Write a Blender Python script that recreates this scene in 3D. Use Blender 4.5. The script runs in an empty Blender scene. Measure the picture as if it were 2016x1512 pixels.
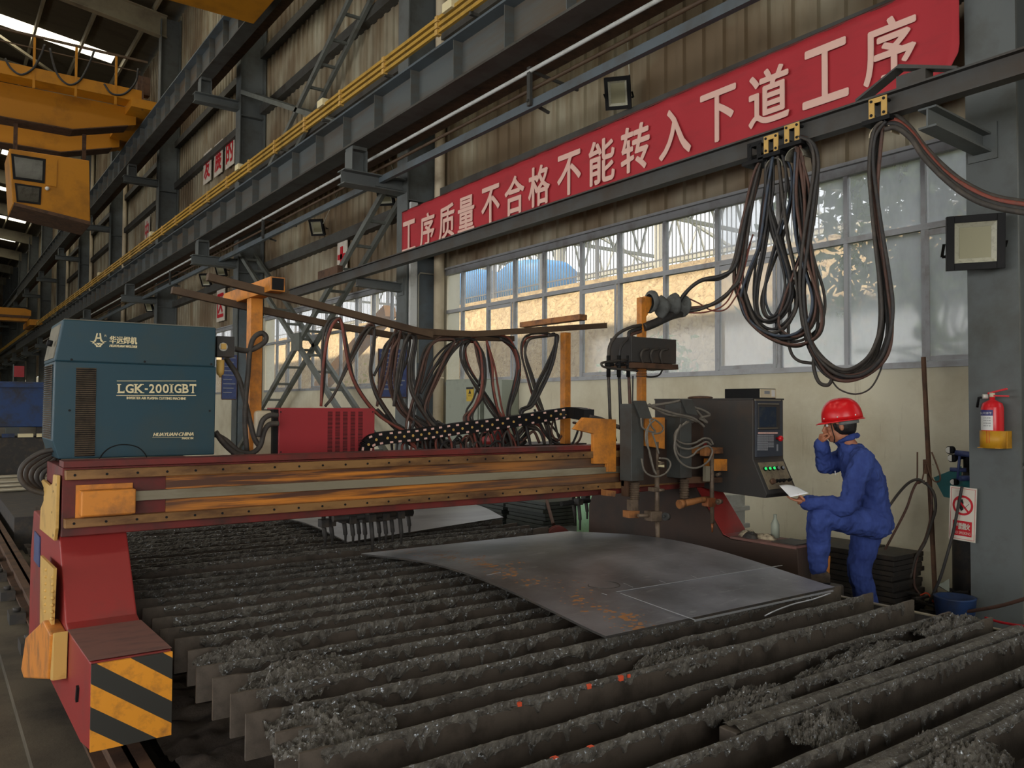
import bpy, bmesh, math, random
import numpy as np
from mathutils import Vector, Matrix
random.seed(7); rng = np.random.default_rng(7)
sc = bpy.context.scene
COL = sc.collection

# ------------------------------------------------------------------ camera
F_PX, CX, CY = 1600.0, 1008.0, 756.0
YAW, PITCH, ROLL = math.radians(35.7), math.radians(1.67), math.radians(0.27)
CAM = Vector((0, 0, 1.6))
FW = Vector((math.sin(YAW)*math.cos(PITCH), math.cos(YAW)*math.cos(PITCH), math.sin(PITCH)))
_r = Vector((math.cos(YAW), -math.sin(YAW), 0)); _u = _r.cross(FW)
RT = _r*math.cos(ROLL) + _u*math.sin(ROLL); UP = -_r*math.sin(ROLL) + _u*math.cos(ROLL)
cd = bpy.data.cameras.new('camera'); cam = bpy.data.objects.new('camera', cd); COL.objects.link(cam)
cd.sensor_width = 36; cd.lens = 36*F_PX/2016; cd.clip_start = .05; cd.clip_end = 500
m = Matrix((RT, UP, -FW)).transposed().to_4x4(); m.translation = CAM; cam.matrix_world = m
sc.camera = cam

# ------------------------------------------------------------------ sky, sun, daylight, exposure
sc.view_settings.view_transform = 'Standard'; sc.view_settings.look = 'None'
sc.view_settings.gamma = 1; sc.view_settings.use_curve_mapping = False
sc.view_settings.exposure = -0.12
w = bpy.data.worlds.new('sky'); sc.world = w; w.use_nodes = True
bg = w.node_tree.nodes['Background']; bg.inputs[0].default_value = (.93, .95, 1.0, 1); bg.inputs[1].default_value = 2.2
def lamp(name, kind, loc, rot, energy, color, **kw):
    d = bpy.data.lights.new(name, kind); d.energy = energy; d.color = color
    for k, v in kw.items(): setattr(d, k, v)
    o = bpy.data.objects.new(name, d); COL.objects.link(o); o.location = loc; o.rotation_euler = rot
    return o
SUN_DIR = Vector((1.0, .34, -1.9)).normalized()          # travels over the roof and onto the stone bank outside
sun = lamp('sun', 'SUN', (-20, -10, 40), (0, 0, 0), 10.0, (1, .87, .68), angle=math.radians(.6))
sun.rotation_euler = SUN_DIR.to_track_quat('-Z', 'Y').to_euler()
# roof skylight strips (one per bay) as daylight sources; unseen doorway and left side are added fill
SKY_Y = [-1.7, 7.1, 15.9, 24.5, 34.5, 43.2, 52.0, 60.6, 69.4, 78.0]
for i, y in enumerate(SKY_Y):
    for (xa, xb) in ((-11, -5.2), (-1.5, 5.6)):
        xm = (xa+xb)/2; sl = -.132 if xm > -3 else .132
        zz = 14.95 - .132*(xm-6.75) - .06 if xm > -3 else 14.95 + .132*9.75 - .132*(-3-xm) - .06
        lamp('skylight_daylight', 'AREA', (xm, y, zz), (0, -math.atan(sl), 0), 110, (1, .95, .80), shape='RECTANGLE', size=xb-xa, size_y=.9)
lamp('unseen_doorway_fill', 'AREA', (-5.0, -8.6, 3.0), (math.radians(90), 0, 0), 800, (1, .96, .88), shape='RECTANGLE', size=9, size_y=5.5)  # added fill for the gantry front; no doorway is in view
lamp('unseen_left_fill', 'AREA', (-12.8, 12, 3.1), (0, math.radians(-90), 0), 1350, (1, .97, .92), shape='RECTANGLE', size=3.6, size_y=36)  # added fill for the right wall; no left windows are in view
sc.cycles.max_bounces = 6; sc.cycles.diffuse_bounces = 3; sc.cycles.glossy_bounces = 3
sc.cycles.transparent_max_bounces = 10; sc.cycles.transmission_bounces = 4
sc.cycles.sample_clamp_indirect = 4.0; sc.cycles.caustics_reflective = False; sc.cycles.caustics_refractive = False
sc.cycles.use_denoising = True

# ------------------------------------------------------------------ helpers
def ray(px, py): return FW + RT*((px-CX)/F_PX) - UP*((py-CY)/F_PX)
def gX(px, py, X): d = ray(px, py); return CAM + d*((X-CAM.x)/d.x)
def gY(px, py, Y): d = ray(px, py); return CAM + d*((Y-CAM.y)/d.y)
def gZ(px, py, Z): d = ray(px, py); return CAM + d*((Z-CAM.z)/d.z)
def gD(px, py, D): return CAM + ray(px, py)*D
V = Vector

class MB:
    """collects shapes into one mesh (world coordinates)"""
    def __init__(s): s.v = []; s.f = []; s.sm = []; s.mi = []; s.m = 0
    def add(s, vs, fs, smooth=False):
        b = len(s.v); s.v.extend([tuple(v) for v in vs])
        for f in fs: s.f.append([b+i for i in f]); s.sm.append(smooth); s.mi.append(s.m)
        return s
    def box(s, x0, x1, y0, y1, z0, z1):
        vs = [(x0,y0,z0),(x1,y0,z0),(x1,y1,z0),(x0,y1,z0),(x0,y0,z1),(x1,y0,z1),(x1,y1,z1),(x0,y1,z1)]
        return s.add(vs, [(0,3,2,1),(4,5,6,7),(0,1,5,4),(1,2,6,5),(2,3,7,6),(3,0,4,7)])
    def obox(s, c, ax, ay, az):
        c = V(c); ax = V(ax); ay = V(ay); az = V(az)
        vs = [c+ax*i+ay*j+az*k for k in (-1,1) for (i,j) in ((-1,-1),(1,-1),(1,1),(-1,1))]
        return s.add(vs, [(0,3,2,1),(4,5,6,7),(0,1,5,4),(1,2,6,5),(2,3,7,6),(3,0,4,7)])
    def bar(s, p, q, w, h, up=(0,0,1)):
        p = V(p); q = V(q); d = (q-p); L = d.length; d.normalize(); up = V(up)
        side = d.cross(up)
        if side.length < 1e-4: side = d.cross(V((1,0,0)))
        side.normalize(); u = side.cross(d)
        return s.obox((p+q)/2, d*L/2, side*w/2, u*h/2)
    def ibeam(s, p, q, h, b, tw, tf, up=(0,0,1)):
        p = V(p); q = V(q); u = V(up)
        s.bar(p, q, tw, h, up); s.bar(p+u*(h/2-tf/2), q+u*(h/2-tf/2), b, tf, up); s.bar(p-u*(h/2-tf/2), q-u*(h/2-tf/2), b, tf, up)
        return s
    def tube(s, pts, r, seg=8, cap=True):
        pts = [V(p) for p in pts]; n = len(pts); rs = r if hasattr(r, '__len__') else [r]*n
        vs = []; t0 = (pts[1]-pts[0]).normalized(); a = t0.orthogonal().normalized()
        for i in range(n):
            t = (pts[min(i+1,n-1)]-pts[max(i-1,0)]).normalized()
            a = (a - t*a.dot(t));
            if a.length < 1e-6: a = t.orthogonal()
            a.normalize(); b = t.cross(a)
            for k in range(seg):
                th = 2*math.pi*k/seg; vs.append(pts[i] + (a*math.cos(th)+b*math.sin(th))*rs[i])
        fs = [(i*seg+k, i*seg+(k+1)%seg, (i+1)*seg+(k+1)%seg, (i+1)*seg+k) for i in range(n-1) for k in range(seg)]
        s.add(vs, fs, True)
        if cap:
            b = len(s.v)-len(vs)
            s.f.append([b+k for k in range(seg)][::-1]); s.sm.append(False); s.mi.append(s.m)
            s.f.append([b+(n-1)*seg+k for k in range(seg)]); s.sm.append(False); s.mi.append(s.m)
        return s
    def cyl(s, p, q, r, r2=None, seg=16): return s.tube([p, q], [r, r if r2 is None else r2], seg)
    def lathe(s, base, prof, seg=24, axis=(0,0,1), smooth=True):
        base = V(base); ax = V(axis).normalized(); a = ax.orthogonal().normalized(); b = ax.cross(a); vs = []
        for (r, h) in prof:
            for k in range(seg):
                th = 2*math.pi*k/seg; vs.append(base + ax*h + (a*math.cos(th)+b*math.sin(th))*max(r, 1e-4))
        n = len(prof)
        fs = [(i*seg+k, i*seg+(k+1)%seg, (i+1)*seg+(k+1)%seg, (i+1)*seg+k) for i in range(n-1) for k in range(seg)]
        fs2 = [tuple(range(seg))[::-1], tuple((n-1)*seg+k for k in range(seg))]
        s.add(vs, fs, smooth); b0 = len(s.v)-len(vs)
        for f in fs2: s.f.append([b0+i for i in f]); s.sm.append(False); s.mi.append(s.m)
        return s
    def prism(s, poly, vec):
        poly = [V(p) for p in poly]; vec = V(vec); n = len(poly)
        vs = poly + [p+vec for p in poly]
        fs = [tuple(range(n))[::-1], tuple(range(n, 2*n))] + [(i, (i+1)%n, n+(i+1)%n, n+i) for i in range(n)]
        return s.add(vs, fs)
    def quad(s, *p): return s.add(p, [tuple(range(len(p)))])
    def sphere(s, c, r, seg=14, sc3=(1,1,1)):
        c = V(c); vs = []; fs = []; R = seg//2
        for i in range(1, R):
            ph = math.pi*i/R
            for k in range(seg):
                th = 2*math.pi*k/seg
                vs.append((c.x+r*sc3[0]*math.sin(ph)*math.cos(th), c.y+r*sc3[1]*math.sin(ph)*math.sin(th), c.z+r*sc3[2]*math.cos(ph)))
        vs += [(c.x, c.y, c.z+r*sc3[2]), (c.x, c.y, c.z-r*sc3[2])]
        for i in range(R-2):
            for k in range(seg): fs.append((i*seg+k, (i+1)*seg+k, (i+1)*seg+(k+1)%seg, i*seg+(k+1)%seg))
        t, b = len(vs)-2, len(vs)-1
        for k in range(seg): fs.append((t, k, (k+1)%seg)); fs.append((b, (R-2)*seg+(k+1)%seg, (R-2)*seg+k))
        return s.add(vs, fs, True)
    def grid(s, P, smooth=True):
        """P: array (n,m,3)"""
        n, m_ = P.shape[:2]
        fs = [(i*m_+j, (i+1)*m_+j, (i+1)*m_+j+1, i*m_+j+1) for i in range(n-1) for j in range(m_-1)]
        return s.add(P.reshape(-1, 3).tolist(), fs, smooth)
    def build(s, name, mat, parent=None, bevel=0, fixn=True):
        vs = np.array(s.v, dtype=float); lo = vs.min(0); hi = vs.max(0)
        o0 = np.array([(lo[0]+hi[0])/2, (lo[1]+hi[1])/2, lo[2]])
        me = bpy.data.meshes.new(name); me.from_pydata((vs-o0).tolist(), [], s.f)
        mats = mat if isinstance(mat, (list, tuple)) else [mat]
        for mm in mats: me.materials.append(mm)
        me.polygons.foreach_set('use_smooth', s.sm); me.polygons.foreach_set('material_index', s.mi)
        if fixn:
            bm = bmesh.new(); bm.from_mesh(me); bmesh.ops.recalc_face_normals(bm, faces=bm.faces); bm.to_mesh(me); bm.free()
        me.update()
        o = bpy.data.objects.new(name, me); COL.objects.link(o)
        put(o, o0, parent)
        if bevel:
            b = o.modifiers.new('bevel', 'BEVEL'); b.width = bevel; b.segments = 2; b.limit_method = 'ANGLE'; b.angle_limit = math.radians(40)
        return o
def wpos(o):
    p = V(o.location)
    while o.parent: o = o.parent; p += V(o.location)
    return p
def put(o, loc, parent):
    if parent is not None:
        o.parent = parent; o.location = V(loc) - wpos(parent)
    else: o.location = V(loc)
def tag(o, label, cat, group=None, kind=None):
    if label: o['label'] = label
    if cat: o['category'] = cat
    if group: o['group'] = group
    if kind: o['kind'] = kind
    return o
def thing(name, label, cat, loc, group=None):
    o = bpy.data.objects.new(name, None); COL.objects.link(o); o.location = V(loc); o.empty_display_size = .1
    return tag(o, label, cat, group)
def struct(o): o['kind'] = 'structure'; return o
def dup(root, loc, label=None, group=None):
    r = root.copy(); COL.objects.link(r); r.location = V(loc)
    if label: r['label'] = label
    if group: r['group'] = group
    for ch in list(root.children):
        c = ch.copy(); COL.objects.link(c); c.parent = r
        for g in list(ch.children):
            d = g.copy(); COL.objects.link(d); d.parent = c
    return r
ORDN = ['first', 'second', 'third', 'fourth', 'fifth', 'sixth', 'seventh', 'eighth', 'ninth', 'tenth', 'eleventh', 'twelfth', 'thirteenth', 'fourteenth', 'fifteenth', 'sixteenth', 'seventeenth', 'eighteenth', 'nineteenth', 'twentieth', 'twenty-first', 'twenty-second', 'twenty-third', 'twenty-fourth', 'twenty-fifth']
def copies(o, offs, parent):
    """further copies of a part at the given offsets from it"""
    for d in offs:
        c = o.copy(); COL.objects.link(c); c.parent = parent; c.location = V(o.location)+V(d)
def spline(pts, n=10, closed=False):
    """Catmull-Rom through pts"""
    P = [np.array(p, float) for p in pts]; out = []
    P = [2*P[0]-P[1]] + P + [2*P[-1]-P[-2]]
    for i in range(1, len(P)-2):
        p0, p1, p2, p3 = P[i-1:i+3]
        for k in range(n):
            t = k/n
            out.append(.5*((2*p1)+(-p0+p2)*t+(2*p0-5*p1+4*p2-p3)*t*t+(-p0+3*p1-3*p2+p3)*t**3))
    out.append(P[-2]); return out
# --- value noise
def vnoise(x, y, seed=0):
    xi = np.floor(x).astype(int); yi = np.floor(y).astype(int); xf = x-xi; yf = y-yi
    def h(a, b):
        n = (a*374761393 + b*668265263 + seed*974711) & 0x7fffffff
        n = ((n ^ (n >> 13))*1274126177) & 0x7fffffff
        return ((n ^ (n >> 16)) & 0xffff)/65535.0
    u = xf*xf*(3-2*xf); v = yf*yf*(3-2*yf)
    return (h(xi,yi)*(1-u)+h(xi+1,yi)*u)*(1-v)+(h(xi,yi+1)*(1-u)+h(xi+1,yi+1)*u)*v
def fbm(x, y, o=4, seed=0):
    s = 0; a = .5
    for k in range(o): s = s + a*vnoise(x*2**k, y*2**k, seed+k*17); a *= .5
    return s
# ------------------------------------------------------------------ materials
def srgb(r, g, b):
    f = lambda c: (c/255/12.92) if c <= 10 else ((c/255+.055)/1.055)**2.4
    return (f(r), f(g), f(b), 1)
class NT:
    def __init__(s, name):
        s.mat = bpy.data.materials.new(name); s.mat.use_nodes = True; s.t = s.mat.node_tree
        s.b = s.t.nodes['Principled BSDF']; s.out = s.t.nodes['Material Output']
    def n(s, typ, **kw):
        nd = s.t.nodes.new(typ)
        for k, v in kw.items():
            if k.startswith('i_'): nd.inputs[k[2:].replace('_', ' ')].default_value = v
            else: setattr(nd, k, v)
        return nd
    def l(s, a, b): s.t.links.new(a, b)
    def coord(s, scale=(1,1,1), kind='Object'):
        tc = s.n('ShaderNodeTexCoord'); mp = s.n('ShaderNodeMapping'); mp.inputs['Scale'].default_value = scale
        s.l(tc.outputs[kind], mp.inputs['Vector']); return mp.outputs['Vector']
    def noise(s, vec, scale, detail=4, rough=.6):
        nd = s.n('ShaderNodeTexNoise'); nd.inputs['Scale'].default_value = scale; nd.inputs['Detail'].default_value = detail; nd.inputs['Roughness'].default_value = rough
        s.l(vec, nd.inputs['Vector']); return nd.outputs['Fac']
    def ramp(s, fac, stops):
        nd = s.n('ShaderNodeValToRGB'); e = nd.color_ramp.elements
        while len(e) < len(stops): e.new(.5)
        for i, (p, c) in enumerate(stops): e[i].position = p; e[i].color = c if len(c) == 4 else (*c, 1)
        s.l(fac, nd.inputs['Fac']); return nd.outputs['Color']
    def mix(s, fac, a, b):
        nd = s.n('ShaderNodeMix', data_type='RGBA')
        for sock, v in ((nd.inputs[0], fac), (nd.inputs[6], a), (nd.inputs[7], b)):
            if isinstance(v, (int, float, tuple)): sock.default_value = v
            else: s.l(v, sock)
        return nd.outputs[2]
    def bump(s, h, strength=.3, dist=.01):
        nd = s.n('ShaderNodeBump'); nd.inputs['Strength'].default_value = strength; nd.inputs['Distance'].default_value = dist
        s.l(h, nd.inputs['Height']); s.l(nd.outputs['Normal'], s.b.inputs['Normal'])
    def color(s, c): 
        if isinstance(c, tuple): s.b.inputs['Base Color'].default_value = c
        else: s.l(c, s.b.inputs['Base Color'])
W4 = (1,1,1,1); K4 = (0,0,0,1)
def paint(name, col, dirt=None, amount=.5, scale=4, rough=.5, metal=0, bump=.0, stretch=(1,1,1), spec=.4):
    """painted or worn surface: base colour, dirt patches of their own shape, slight bump"""
    t = NT(name); t.b.inputs['Roughness'].default_value = rough; t.b.inputs['Metallic'].default_value = metal
    t.b.inputs['Specular IOR Level'].default_value = spec
    if dirt is None: t.color(col)
    else:
        vec = t.coord(stretch); f = t.noise(vec, scale, 6, .65)
        lo = .62-.3*amount
        t.color(t.mix(t.ramp(f, [(lo, K4), (min(lo+.22, .99), W4)]), col, dirt))
    if bump:
        v2 = t.coord(stretch); t.bump(t.noise(v2, 60, 5, .7), bump, .004)
    return t.mat
M = {}
G = srgb
M['concrete'] = paint('concrete_floor', G(92,84,70), G(58,52,44), .6, 1.3, .85, bump=.4)
M['steel_gray'] = paint('grey_painted_steel', G(98,103,102), G(80,80,74), .5, 1.6, .6)
M['steel_blue'] = paint('blue_grey_painted_steel', G(96,106,112), G(84,84,80), .5, 1.2, .55)
M['steel_dark'] = paint('dark_grey_steel', G(74,74,70), G(58,52,46), .6, 2.0, .6)
M['runway'] = paint('runway_girder_paint', G(92,98,98), G(92,78,60), .65, 1.0, .6, stretch=(1,.25,2.0))
M['bracing'] = paint('bracing_paint', G(108,112,106), G(88,86,78), .5, 3, .6)
M['rust_brown'] = paint('rusty_brown_steel', G(92,66,48), G(60,44,34), .6, 6, .7, bump=.3)
M['tube_brown'] = paint('brown_square_tube', G(88,70,52), G(66,50,38), .5, 3, .6)
M['yellow_bus'] = paint('yellow_conductor_cover', G(186,146,58), G(120,98,52), .35, 2, .5)
M['crane_yellow'] = paint('crane_yellow_paint', G(190,126,22), G(146,96,22), .5, 1.0, .5)
M['orange'] = paint('machine_orange_paint', G(214,136,52), G(146,96,54), .55, 7, .5, bump=.1)
M['orange_worn'] = paint('worn_orange_paint', G(158,104,58), G(84,60,46), .6, 9, .6)
M['cream_yellow'] = paint('cream_yellow_paint', G(205,166,92), G(170,132,70), .4, 8, .5)
M['red'] = paint('machine_red_paint', G(146,46,44), G(114,56,52), .5, 2.2, .45, bump=.08)
M['red_dark'] = paint('dirty_red_paint', G(112,40,36), G(66,40,34), .6, 3, .55)
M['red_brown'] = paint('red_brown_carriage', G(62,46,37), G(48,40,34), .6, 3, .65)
M['red_box'] = paint('red_cabinet_paint', G(160,48,54), G(138,52,54), .4, 3, .45)
M['dust_top'] = paint('dusty_red_top', G(120,84,76), G(96,70,66), .5, 5, .7, stretch=(1,3,1))
M['rail_strip'] = paint('worn_guide_rail', G(150,112,70), G(92,64,44), .6, 5, .4, metal=.25, stretch=(.5,2,2))
M['bar_steel'] = paint('bare_steel_bar', G(150,142,122), G(120,106,84), .4, 4, .35, metal=.35, stretch=(.4,2,2))
M['black'] = paint('black_plastic', G(24,24,25), G(34,33,32), .4, 6, .6, spec=.2)
M['black_matte'] = paint('black_rubber', G(26,25,24), None, rough=.8)
M['hose'] = paint('dusty_grey_rubber_hose', G(62,58,54), G(84,76,68), .5, 14, .6)
M['hose_dark'] = paint('dark_rubber_hose', G(48,47,47), G(66,60,54), .5, 14, .55)
M['hose_brown'] = paint('brown_rubber_hose', G(92,66,56), G(66,54,48), .5, 14, .6)
M['hose_red'] = paint('red_rubber_hose', G(128,66,54), G(92,62,54), .5, 14, .55)
M['hose_grey'] = paint('grey_plastic_cable', G(118,112,102), G(90,84,76), .5, 14, .6)
M['hose_blue'] = paint('blue_grey_hose', G(66,76,90), G(60,58,56), .5, 14, .55)
M['teal'] = paint('welder_teal_paint', G(37,68,80), G(52,70,74), .5, 2.6, .45)
M['dust'] = paint('grey_dust', G(126,122,108), G(96,94,86), .5, 8, .9)
M['louver'] = paint('brown_louver_metal', G(104,90,74), G(60,54,46), .5, 20, .6)
M['cream_print'] = paint('cream_print', G(226,214,172), None, rough=.6)
M['console'] = paint('dark_grey_console_paint', G(58,56,54), G(72,62,54), .5, 3, .55)
M['console_face'] = paint('console_face_grey', G(66,70,78), G(56,58,62), .4, 5, .45)
M['panel_steel'] = paint('smudged_steel_panel', G(150,136,112), G(92,80,70), .6, 8, .35, metal=.3)
M['key_grey'] = paint('grey_keys', G(140,142,146), None, rough=.5)
M['torch_box'] = paint('grey_torch_cover', G(70,72,70), G(60,54,48), .6, 5, .55)
M['torch_metal'] = paint('dusty_torch_metal', G(110,94,78), G(74,62,52), .6, 16, .55, metal=.2)
M['copper'] = paint('worn_copper', G(150,92,58), G(90,62,46), .5, 20, .4, metal=.5)
M['glove'] = paint('soiled_glove_cloth', G(180,166,140), G(70,60,50), .7, 12, .9)
M['cloth_grey'] = paint('grey_canvas_wrap', G(96,98,96), G(66,64,60), .5, 12, .9)
M['pvc'] = paint('pale_pvc_pipe', G(206,192,164), G(172,152,122), .4, 1.5, .5)
M['white'] = paint('white_paint', G(206,208,204), G(170,170,160), .4, 3, .5)
M['paper'] = paint('white_paper', G(240,242,246), None, rough=.8)
M['sign_white'] = paint('white_sign_board', G(214,206,192), G(190,178,160), .4, 8, .5)
M['sign_red'] = paint('sign_red_print', G(190,30,42), None, rough=.5)
M['sign_black'] = paint('sign_black_print', G(34,32,32), None, rough=.6)
M['sign_yellow'] = paint('sign_yellow', G(196,166,60), G(160,138,66), .4, 9, .6)
M['sign_blue'] = paint('notice_board_blue', G(66,78,122), G(54,60,92), .5, 8, .5)
M['cab_green'] = paint('grey_green_cabinet', G(146,152,138), G(124,130,118), .4, 3, .5)
M['mint'] = paint('mint_green_board', G(160,206,166), G(140,190,150), .4, 30, .6)
M['bluebin'] = paint('dark_blue_bin_paint', G(40,66,112), G(48,50,60), .6, 3, .55)
M['gauge'] = paint('gauge_white', G(196,194,184), None, rough=.4)
M['gas_teal'] = paint('gas_bottle_teal', G(50,116,120), G(60,84,80), .5, 4, .5)
M['ext_red'] = paint('extinguisher_red', G(206,34,42), None, rough=.25)
M['holder_yellow'] = paint('holder_mustard_paint', G(196,142,32), G(160,110,34), .4, 8, .5)
M['label_blue'] = paint('label_blue', G(52,54,110), None, rough=.5)
M['label_white'] = paint('label_white', G(220,220,216), None, rough=.5)
M['lens'] = paint('floodlight_lens', G(190,188,168), G(160,156,138), .4, 30, .3)
M['led'] = paint('floodlight_chips', G(150,146,116), None, rough=.5)
M['alu'] = paint('window_frame_aluminium', G(160,162,164), G(128,124,118), .4, 3, .45, metal=.1)
M['dark_glass'] = paint('cab_window_glass', G(70,72,66), G(30,30,28), .5, 3, .12, spec=.8)
M['skin'] = paint('skin', G(176,116,86), G(150,92,68), .4, 18, .5)
t = NT('blue_work_cloth'); v1 = t.coord((1,1,.55)); n1 = t.noise(v1, 9, 5, .6); n2 = t.noise(v1, 7, 3, .55); t.color(t.mix(t.ramp(n1, [(.35, K4), (.65, W4)]), G(64,82,146), G(50,64,120))); t.b.inputs['Roughness'].default_value = .9; t.b.inputs['Specular IOR Level'].default_value = .15
t.bump(n2, .9, .05); M['overall'] = t.mat
M['shoe'] = paint('worn_brown_boot', G(84,72,60), G(54,46,40), .5, 20, .8)
M['hair'] = paint('black_hair', G(22,20,20), None, rough=.6)
M['helmet'] = paint('red_hard_hat', G(214,26,32), G(190,28,34), .3, 9, .28)
M['strap'] = paint('grey_strap', G(120,122,120), None, rough=.7)
M['plate_edge'] = paint('freshly_cut_edge', G(170,172,176), None, rough=.3, metal=.6)
M['scrap'] = paint('dark_scrap_steel', G(52,50,48), G(74,64,54), .5, 9, .6, bump=.3)
M['scrap_green'] = paint('dark_green_grey_plate', G(66,72,70), G(50,52,52), .5, 5, .6)
M['beam_track'] = paint('dark_track_beam_paint', G(72,72,70), G(66,58,50), .6, 2.0, .6)
M['wire'] = paint('thin_cable', G(170,166,150), None, rough=.6)
M['roofdark'] = paint('roof_sheet', G(84,76,60), G(70,62,50), .5, .6, .7, stretch=(1,4,1))
M['steel_cream'] = paint('rafter_paint', G(150,142,118), G(120,110,92), .4, .8, .6)
M['fence'] = paint('fence_steel', G(120,124,132), None, rough=.6)
M['blue_roof'] = paint('blue_roof_sheet', G(70,130,190), G(110,160,205), .4, .8, .5)
M['truss_white'] = paint('pale_steel', G(206,202,192), G(190,184,172), .4, 1, .6)
def glow(name, col, s):
    t = NT(name); t.b.inputs['Base Color'].default_value = col; t.b.inputs['Emission Color'].default_value = col; t.b.inputs['Emission Strength'].default_value = s
    return t.mat
M['skylight'] = glow('translucent_skylight_sheet', G(255,246,222), 2.6)
M['lamp_green'] = glow('green_indicator_lamp', G(40,200,100), 1.2)
M['screen'] = paint('dim_display_screen', G(48,58,72), G(74,78,74), .4, 12, .2)
# corrugated sheet: pale with brown stains running down
t = NT('corrugated_sheet'); vec = t.coord((1, .9, .18)); st = t.noise(vec, 2.2, 5, .6)
vec2 = t.coord((1, 1, 1)); big = t.noise(vec2, .45, 3, .5)
c1 = t.mix(t.ramp(st, [(.38, K4), (.66, W4)]), G(168,162,140), G(126,108,80))
t.color(t.mix(t.ramp(big, [(.45, K4), (.62, W4)]), c1, G(112,94,70))); t.b.inputs['Roughness'].default_value = .6
M['corrugated'] = t.mat
# masonry plaster: cream, stains and chips
t = NT('stained_plaster'); v1 = t.coord((1,1,1)); n1 = t.noise(v1, 1.1, 6, .65); n2 = t.noise(v1, 9, 5, .7); v3 = t.coord((1, 5, .5)); n3 = t.noise(v3, 2.2, 5, .7)
c = t.mix(t.ramp(n1, [(.42, K4), (.7, W4)]), G(214,208,184), G(190,180,152))
c = t.mix(t.ramp(n3, [(.62, K4), (.74, (.45,.45,.45,1))]), c, G(150,138,112))
c = t.mix(t.ramp(n2, [(.70, K4), (.73, W4)]), c, G(112,98,78))
t.color(c); t.b.inputs['Roughness'].default_value = .85; t.bump(n2, .25, .01); M['plaster'] = t.mat
# stone revetment outside
t = NT('stone_bank'); v1 = t.coord((1,1,1)); vo = t.n('ShaderNodeTexVoronoi', feature='DISTANCE_TO_EDGE'); vo.inputs['Scale'].default_value = 3.6
nz = t.n('ShaderNodeTexNoise'); nz.inputs['Scale'].default_value = 3; t.l(v1, nz.inputs['Vector'])
mx = t.n('ShaderNodeVectorMath', operation='ADD'); sc2 = t.n('ShaderNodeVectorMath', operation='SCALE'); sc2.inputs['Scale'].default_value = .9
t.l(nz.outputs['Color'], sc2.inputs[0]); t.l(v1, mx.inputs[0]); t.l(sc2.outputs[0], mx.inputs[1]); t.l(mx.outputs[0], vo.inputs['Vector'])
nn = t.noise(v1, 5, 5, .6)
c = t.mix(t.ramp(nn, [(.35, K4), (.65, W4)]), G(222,198,158), G(198,172,134))
c = t.mix(t.ramp(vo.outputs['Distance'], [(0, K4), (.045, W4)]), G(150,124,94), c); t.color(c); t.b.inputs['Roughness'].default_value = .9
t.bump(vo.outputs['Distance'], .25, .06); M['stone'] = t.mat
M['soil'] = paint('grassy_ground', G(96,104,62), G(120,100,72), .5, 2, .9)
def leafmat(name, a, b):
    t = NT(name); v1 = t.coord(); n = t.noise(v1, 1.5, 3, .5); t.color(t.mix(t.ramp(n, [(.35, K4), (.65, W4)]), a, b)); t.b.inputs['Roughness'].default_value = .5
    tr = t.n('ShaderNodeBsdfTranslucent'); tr.inputs[0].default_value = b; ms = t.n('ShaderNodeMixShader'); ms.inputs[0].default_value = .35
    t.l(t.b.outputs[0], ms.inputs[1]); t.l(tr.outputs[0], ms.inputs[2]); t.l(ms.outputs[0], t.out.inputs[0]); return t.mat
M['leaf'] = leafmat('green_leaves', G(96,122,84), G(140,160,96)); M['leaf_y'] = leafmat('olive_leaves', G(128,132,76), G(170,160,86))
M['bark'] = paint('bark', G(80,66,52), G(58,48,40), .5, 8, .9)
# window glass: clear with dust film, thickened to stand in for bright haze
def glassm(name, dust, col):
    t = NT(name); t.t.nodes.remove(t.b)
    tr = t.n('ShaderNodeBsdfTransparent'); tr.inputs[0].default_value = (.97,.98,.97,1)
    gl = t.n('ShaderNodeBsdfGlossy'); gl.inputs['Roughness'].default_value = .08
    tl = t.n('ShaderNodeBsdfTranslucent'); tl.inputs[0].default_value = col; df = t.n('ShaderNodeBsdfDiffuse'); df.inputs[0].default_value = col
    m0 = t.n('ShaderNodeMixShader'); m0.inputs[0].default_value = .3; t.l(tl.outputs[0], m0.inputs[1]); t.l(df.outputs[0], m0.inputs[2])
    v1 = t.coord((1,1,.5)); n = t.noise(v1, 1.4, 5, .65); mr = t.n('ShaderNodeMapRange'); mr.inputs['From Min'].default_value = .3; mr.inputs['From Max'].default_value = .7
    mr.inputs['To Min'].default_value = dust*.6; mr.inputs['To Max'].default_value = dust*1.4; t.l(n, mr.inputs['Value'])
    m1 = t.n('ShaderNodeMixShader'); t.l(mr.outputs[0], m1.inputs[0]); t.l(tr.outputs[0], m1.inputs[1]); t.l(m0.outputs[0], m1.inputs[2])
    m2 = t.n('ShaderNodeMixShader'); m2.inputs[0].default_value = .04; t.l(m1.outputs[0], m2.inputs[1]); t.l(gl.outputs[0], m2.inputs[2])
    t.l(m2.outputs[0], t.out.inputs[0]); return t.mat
M['glass'] = glassm('window_glass', .12, G(225,228,230)); M['glass_dusty'] = glassm('dusty_window_glass', .36, G(225,230,236))
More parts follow.
